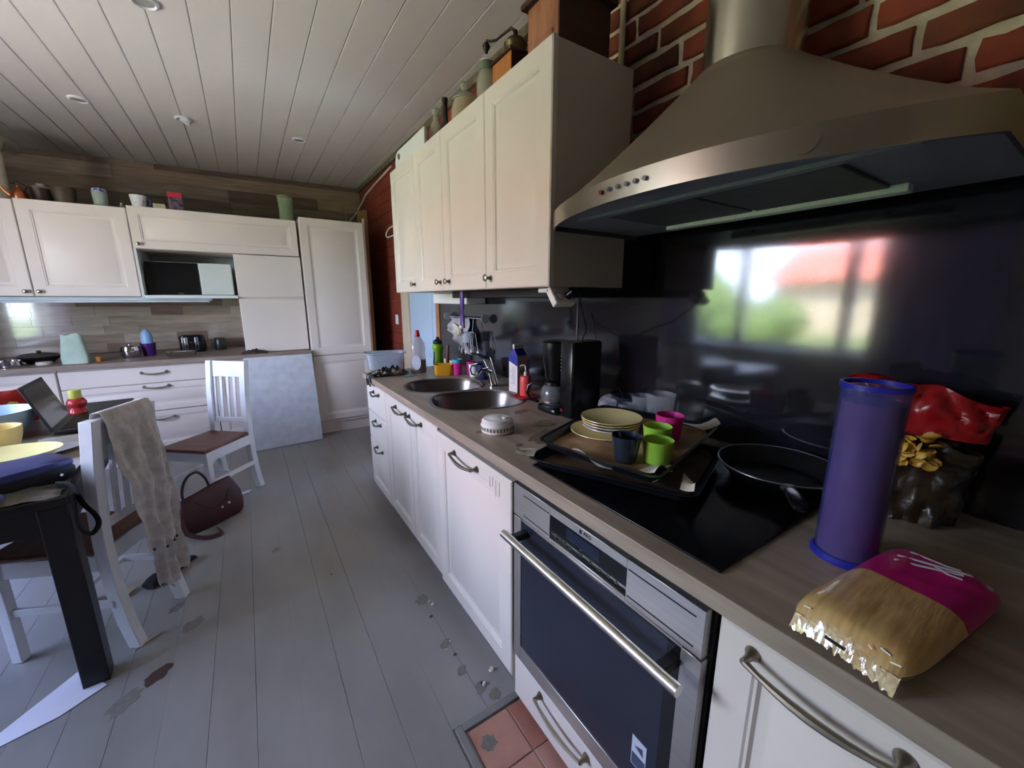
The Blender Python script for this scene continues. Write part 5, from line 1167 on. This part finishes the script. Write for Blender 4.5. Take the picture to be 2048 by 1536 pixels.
def glass_jar(name, lab, cat, c, prof, m_, parts, loc=None):
    t = thing(name, lab, cat, c)
    obj('glass', B().lathe(prof, 28, c), m_, t)
    for n_, pr_, mm in parts: obj(n_, B().lathe(pr_, 28, c), mm, t)
    return t
jarg = mat('jar_glass', (196, 198, 178), .05, alpha=.55, var=0, coat=.6)
glass_jar('storage_jar', 'tall glass jar with green and white lid left of the orange grinder', 'jar', (1.04, 1.80, UZ+.001), [(0, 0), (.044, 0), (.048, .006), (.048, .17), (.038, .20), (.035, .21), (0, .21)], jarg,
          [('lid', [(.037, .208), (.040, .210), (.040, .240), (.036, .244), (0, .246)], plain('jar_lid_green', (120, 132, 106), .5)), ('lid_top', [(0, .246), (.034, .246), (.030, .254), (0, .256)], white_plast), ('contents', [(0, .004), (.042, .004), (.042, .12), (0, .12)], plain('contents_dark', (70, 66, 56), .8, var=.2))])
glass_jar('candy_jar', 'round glass jar with knobbed lid in the middle of the wall cabinet top', 'jar', (1.03, 2.01, UZ+.001), [(0, 0), (.050, 0), (.062, .012), (.070, .06), (.068, .12), (.058, .155), (.056, .165), (0, .165)], mat('amber_glass', (204, 192, 156), .05, alpha=.55, var=0, coat=.6),
          [('lid', [(.060, .166), (.062, .170), (.050, .190), (.022, .204), (.010, .208), (.010, .214), (.020, .226), (.021, .238), (.012, .248), (0, .250)], jarg), ('contents', [(0, .005), (.046, .006), (.060, .03), (.062, .06), (0, .062)], plain('contents_brown', (150, 106, 74), .8, var=.2))])
glass_jar('bottle', 'dark long-necked bottle on the wall cabinet beside the candy jar', 'bottle', (1.00, 2.175, UZ+.001), [(0, 0), (.036, 0), (.040, .006), (.040, .07), (.034, .095), (.016, .12), (.0135, .14), (.0135, .215), (.016, .22), (.016, .232), (0, .233)], plain('bottle_dark', (40, 40, 34), .15, coat=.5), [])
glass_jar('decanter', 'clear stoppered decanter with pinkish liquid on the wall cabinet', 'decanter', (1.00, 2.30, UZ+.001), [(0, 0), (.034, 0), (.038, .006), (.038, .10), (.030, .14), (.016, .165), (.015, .18), (.018, .184), (0, .185)], jarg,
          [('stopper', [(.010, .184), (.010, .19), (.022, .202), (.024, .215), (.014, .228), (0, .23)], jarg), ('contents', [(0, .004), (.034, .004), (.034, .08), (0, .08)], plain('contents_pink2', (186, 120, 104), .5))])
glass_jar('candle', 'red glass jar behind the clear decanter on the wall cabinet', 'jar', (1.04, 2.50, UZ+.001), [(0, 0), (.036, 0), (.042, .008), (.044, .08), (.036, .12), (.030, .135), (0, .136)], plain('red_glass', (168, 52, 36), .2, coat=.4), [])
t = thing('white_tray', 'white rounded tray standing on edge on the wall cabinet, metal ring on it', 'tray', (.925, 2.52, UZ))
prof = []
for k in range(7): a_ = R(90*k/6); prof.append((2.70+.075*math.cos(PI/2-a_) , 0)) 
poly = [(2.27, 0), (2.775, 0), (2.775, .05)] + [(2.715+.06*math.cos(R(a_)), .05+.065*math.sin(R(a_))) for a_ in (15, 30, 45, 60, 75, 90)] + [(2.27, .115)]
bb = B().prism(poly, 0, .018, Matrix(((0, 0, 1, .915), (1, 0, 0, 0), (0, 1, 0, UZ+.001), (0, 0, 0, 1))))
obj('panel', bb, white_paint, t, bev=.004, seg=2)
obj('ring', B().tube([(.911, 2.69+.014*math.cos(a_*PI/6), UZ+.075+.014*math.sin(a_*PI/6)) for a_ in range(12)], .003, 8, closed=True), pewter_m, t)

# ================================================================ ON TOP OF THE FAR CABINETS
HZ = 2.106
copper = mat('copper', (196, 116, 74), .3, .9, var=.1)
t = thing('copper_kettle', 'small copper kettle with spout at the left on the far cabinets', 'kettle', (-1.305, 4.66, HZ))
obj('body', B().lathe([(0, 0), (.040, 0), (.048, .02), (.044, .06), (.026, .085), (.020, .092), (.006, .098), (.008, .108), (0, .11)], 24, (-1.30, 4.66, HZ)), copper, t)
obj('spout', B().tube([(-1.335, 4.66, HZ+.03), (-1.365, 4.655, HZ+.06), (-1.38, 4.65, HZ+.095)], [.012, .008, .006], 8), copper, t)
obj('handle', B().tube([(-1.27, 4.66, HZ+.07), (-1.25, 4.66, HZ+.11), (-1.29, 4.66, HZ+.135), (-1.33, 4.66, HZ+.12)], .004, 8), iron, t)
t = thing('dark_pot', 'dark iron pot with a pale lid knob beside the copper kettle', 'pot', (-1.185, 4.67, HZ))
obj('body', B().lathe([(0, 0), (.050, 0), (.055, .01), (.060, .10), (.063, .105), (.058, .105), (0, .10)], 28, (-1.185, 4.67, HZ)), iron, t)
obj('lid', B().lathe([(.058, .105), (.045, .118), (.015, .124), (.02, .13), (.024, .138), (0, .142)], 24, (-1.185, 4.67, HZ)), plain('lid_pale', (176, 170, 166), .4), t)
bowl('brown_pot', 'brown clay pot on the far cabinets, right of the dark iron pot', 'pot', (-1.065, 4.66, HZ), .07, .125, plain('clay_brown', (88, 74, 60), .5, var=.2), foot=.75)
t = thing('jar', 'glass jar with blue and white cloth lid on the far cabinets', 'jar', (-.865, 4.66, HZ))
obj('body', B().lathe([(0, 0), (.038, 0), (.042, .006), (.046, .11), (.040, .125), (0, .125)], 24, (-.865, 4.66, HZ)), plain('jar_white_green', (176, 190, 180), .25, var=.15), t)
obj('lid_cloth', B().lathe([(.050, .118), (.046, .128), (.040, .146), (.02, .152), (0, .153)], 24, (-.865, 4.66, HZ)), mat('blue_white_check', (196, 204, 220), .7, scale=60, rgb2=(70, 92, 150), sharp=(.45, .55)), t)
t = thing('perfume_bottle', 'tiny clear glass bottle with stopper on the far cabinets', 'bottle', (-.715, 4.60, HZ))
obj('body', B().lathe([(0, 0), (.018, 0), (.020, .012), (.012, .026), (.006, .03), (.010, .036), (.010, .046), (0, .05)], 16, (-.735, 4.60, HZ)), jarg, t)
t = thing('mug', 'large white mug with blue floral pattern on the far cabinets', 'mug', (-.63, 4.66, HZ+.019))
cup('body', None, (-.635, 4.66, 2.126), .042, .056, .105, mat('floral', (214, 218, 228), .3, scale=24, rgb2=(86, 104, 160), sharp=(.36, .42)), parent=t, cat=None)
obj('handle', B().tube([(-.582, 4.66, 2.215), (-.565, 4.655, 2.205), (-.562, 4.655, 2.175), (-.585, 4.66, 2.155)], .006, 8), plain('mug_blue', (90, 104, 160), .3), t)
t = thing('cream_box', 'small cream box with dark top on the far cabinets', 'box', (-.505, 4.66, 2.126))
obj('box', B().box(-.545, -.465, 4.62, 4.70, 2.126, 2.18), plain('cream', (220, 208, 176), .5), t, bev=.003); obj('lid', B().box(-.55, -.46, 4.615, 4.705, 2.1805, 2.225), iron, t, bev=.004)
t = thing('red_box', 'red and dark patterned packet beside the cream box on the far cabinets', 'packet', (-.39, 4.67, 2.126))
obj('box', B().box(-.44, -.345, 4.62, 4.72, 2.126, 2.24), mat('dark_pattern', (120, 100, 120), .5, scale=30, rgb2=(46, 34, 44), sharp=(.4, .55)), t, bev=.002); obj('top', B().box(-.442, -.343, 4.618, 4.722, 2.24, 2.282), plain('box_red', (186, 40, 66), .4), t, bev=.002)
t = thing('steel_tray', 'long low tarnished metal tray on the far cabinets, right of the red packet', 'tray', (-.17, 4.68, 2.126))
obj('tray', B().loft([sell(-.17, 4.68, a_, a_*.4, z_, 32, 3) for a_, z_ in ((.10, 2.127), (.125, 2.132), (.15, 2.158), (.148, 2.158), (.12, 2.136))]), mat('tarnished', (116, 104, 90), .4, .7, var=.2), t)
t = thing('glass_vase', 'greenish glass vase on the far cabinets next to the tall cabinet', 'vase', (.44, 4.68, 2.126))
obj('vase', B().lathe([(0, 0), (.06, 0), (.065, .01), (.062, .12), (.070, .24), (.067, .24), (.058, .12), (.058, .012), (0, .01)], 28, (.44, 4.68, 2.126)), mat('vase_glass', (160, 186, 150), .1, alpha=.35, var=0, coat=.5), t)
obj('water_pipe', B().tube([(-1.46, 4.9, 2.10), (-1.46, 4.9, 2.5), (-1.46, 5.0, 2.6), (-1.46, 5.3, 2.62)], .05, 16), plain('duct_cream', (196, 190, 172), .5), loc=(-1.46, 4.9, 2.1), label='cream ventilation pipe rising from the left end of the far cabinets', cat='pipe')

# ================================================================ FAR WORKTOP ITEMS
t = thing('frying_pan', 'black wok pan with a glass lid at the left of the far worktop', 'pan', (-1.42, 4.72, .9))
obj('body', B().lathe([(0, 0), (.07, 0), (.13, .05), (.135, .052), (.13, .053), (.07, .006), (0, .005)], 36, (-1.42, 4.74, .9005)), blk_matt, t)
obj('lid', B().lathe([(.128, .054), (.10, .072), (.03, .084), (.012, .086), (.016, .098), (0, .10)], 32, (-1.42, 4.74, .9005)), mat('lid_glass', (90, 90, 86), .1, .3), t)
obj('trivet', B().lathe([(0, 0), (.045, 0), (.048, .01), (.045, .022), (0, .024)], 24, (-1.355, 4.575, .9005)), plain('pale_pink', (206, 190, 186), .5), loc=(-1.355, 4.575, .9), label='pale round jar lid at the front of the far worktop', cat='lid')
t = thing('steel_pot', 'small steel saucepan in front of the wok on the far worktop', 'pot', (-1.50, 4.55, .9))
obj('body', B().lathe([(0, 0), (.06, 0), (.065, .005), (.066, .045), (.063, .045), (.06, .006), (0, .005)], 28, (-1.53, 4.55, .9005)), chrome_m, t)
t = thing('paper_bag', 'mint green paper bag standing on the far worktop', 'bag', (-1.16, 4.53, .9))
mint = mat('mint_paper', (186, 204, 190), .6, scale=8, rgb2=(156, 178, 162), bump=.4, bscale=12)
rg = []
for z_, hw_, hd_ in ((.901, .078, .04), (.95, .080, .042), (1.02, .070, .036), (1.09, .062, .026), (1.13, .060, .010)):
    rg.append([(-1.165+p[0]+.006*mnoise.noise((p[0]*40, z_*20, 1)), 4.53+p[1]+.006*mnoise.noise((p[0]*40, z_*20, 5)), z_+.008*(z_ > 1.1)*math.sin(p[0]*60)) for p in sell(0, 0, hw_, hd_, 0, 28, 4)])
obj('bag', B().loft(rg), mint, t, ang=50)
cup('cup', 'small orange cup right of the mint green bag', (-1.045, 4.56, .9005), .016, .020, .04, plain('orange_cup', (206, 120, 50), .4))
t = thing('saucepan', 'shiny steel saucepan in the middle of the far worktop', 'pan', (-.88, 4.72, .9))
obj('body', B().lathe([(0, 0), (.055, 0), (.068, .02), (.070, .07), (.064, .095), (.061, .095), (.066, .07), (.064, .022), (0, .006)], 32, (-.88, 4.74, .9005)), chrome_m, t)
obj('lid_knob', B().lathe([(.062, .096), (.03, .108), (.008, .11), (.010, .122), (0, .124)], 24, (-.88, 4.74, .9005)), chrome_m, t)
t = thing('purple_tub', 'purple tub holding a pale blue bottle behind the steel saucepan', 'tub', (-.775, 4.86, .9))
cup('tub', None, (-.77, 4.82, .9005), .045, .055, .11, plain('deep_purple', (74, 30, 112), .35), parent=t, cat=None)
t = thing('blue_bottle', 'pale blue bottle standing in the purple tub', 'bottle', (-.77, 4.82, .906))
obj('body', B().lathe([(0, 0), (.036, 0), (.040, .01), (.042, .16), (.034, .20), (.016, .225), (0, .235)], 24, (-.77, 4.82, .9075)), plain('light_blue', (150, 186, 228), .35), t)
t = thing('toaster', 'steel and black two-slot toaster on the far worktop', 'toaster', (-.46, 4.95, .9))
tm = Matrix.Translation((-.46, 4.95, .9005))
obj('body', B().loft([[tm @ Vector(p) for p in sell(0, 0, .10*s_, .075*s_, z_, 36, 5)] for s_, z_ in ((.95, 0), (1, .01), (1, .13), (.93, .155), (.8, .16))]), blk_plast, t, ang=50)
for xx in (-.045, .035): obj('steel_panel', B().box(xx-.014, xx+.014, -.0785, -.07, .02, .145, tm), chrome_m, t, bev=.003)
for yy in (-.025, .025): obj('slot', B().box(-.07, .07, yy-.009, yy+.009, .155, .162, tm), blk_matt, t)
obj('lever', B().box(-.015, .005, -.088, -.075, .09, .10, tm), plain('lever_red', (120, 40, 46), .4), t, bev=.002)
t = thing('oval_dish', 'long oval steel dish at the front of the far worktop before the toaster', 'dish', (-.51, 4.56, .9))
obj('dish', B().loft([sell(-.515, 4.56, a_, a_*.55, z_, 36, 2.4) for a_, z_ in ((.085, .901), (.095, .905), (.112, .945), (.118, .948), (.110, .946), (.092, .910))]), chrome_m, t, ang=50)
obj('dark_cloth', crumple(.03, 4.455, .10, .03, .035, 12), plain('dark_brown_cloth', (62, 54, 44), .9, var=.2), loc=(.03, 4.455, .9), label='small dark crumpled cloth on the far worktop in front of the fridge', cat='cloth')
obj('dark_jar', B().lathe([(0, 0), (.045, 0), (.05, .01), (.05, .10), (.04, .12), (0, .122)], 24, (-.25, 5.0, .9005)), plain('dark_jar', (46, 42, 38), .3), loc=(-.25, 5.0, .9), label='dark round jar right of the toaster', cat='jar')

# ================================================================ CEILING SPOTS
def spot(x_, y_, lab, tilt=0):
    t = thing('ceiling_spotlight', lab, 'spotlight', (x_, y_, ZC))
    obj('ring', B().lathe([(.045, -.001), (.058, -.001), (.056, -.010), (.046, -.014), (.040, -.006), (.045, -.001)], 30, (x_, y_, ZC)), white_paint, t)
    obj('lens', B().lathe([(0, -.008), (.040, -.006), (.040, -.002), (0, -.002)], 24, (x_, y_, ZC)), plain('spot_lens', (150, 150, 146), .2), t)
    return t
spot(-.235, 2.80, 'round white ceiling spotlight nearest the viewer at the top edge')
spot(-.81, 4.30, 'white ceiling spotlight farthest left')
t = spot(-.235, 4.30, 'white ceiling spotlight in the middle with a tilted lens')
spot(.565, 4.28, 'white ceiling spotlight farthest right, near the wall cabinets')
obj('tilted_cup', B().lathe([(0, -.03), (.034, -.03), (.038, -.002), (.03, .0), (0, 0)], 24, (-.215, 4.285, ZC-.006), Matrix.Rotation(R(28), 4, 'Y')), white_paint, t)

# ================================================================ groups of like things
for o in list(COL.objects):
    lb = o.get('label'); ct_ = o.get('category')
    if not lb or o.parent or o.get('group'): continue
    if ct_ == 'plate': o['group'] = 'plates stacked on the upper tray'
    elif ct_ == 'glass': o['group'] = 'clear glasses behind the plates'
    elif ct_ == 'cup' and 'tray' in lb or 'two green cups' in lb: o['group'] = 'plastic cups on the upper tray'
    elif ct_ == 'cup' and 'orange' not in lb: o['group'] = 'plastic cups behind the sink'
    elif ct_ == 'chair': o['group'] = 'white dining chairs'
    elif ct_ == 'spotlight': o['group'] = 'ceiling spotlights'
    elif ct_ == 'bush': o['group'] = 'bushes in the garden'
    elif ct_ == 'plank': o['group'] = 'planks leaning by the tall cabinet'
    elif ct_ == 'curtain': o['group'] = 'lilac curtains at the window'
    elif o.name.startswith('baking_tray'): o['group'] = 'baking trays on the hob'
    elif ct_ == 'grinder': o['group'] = 'coffee grinders on the wall cabinet'
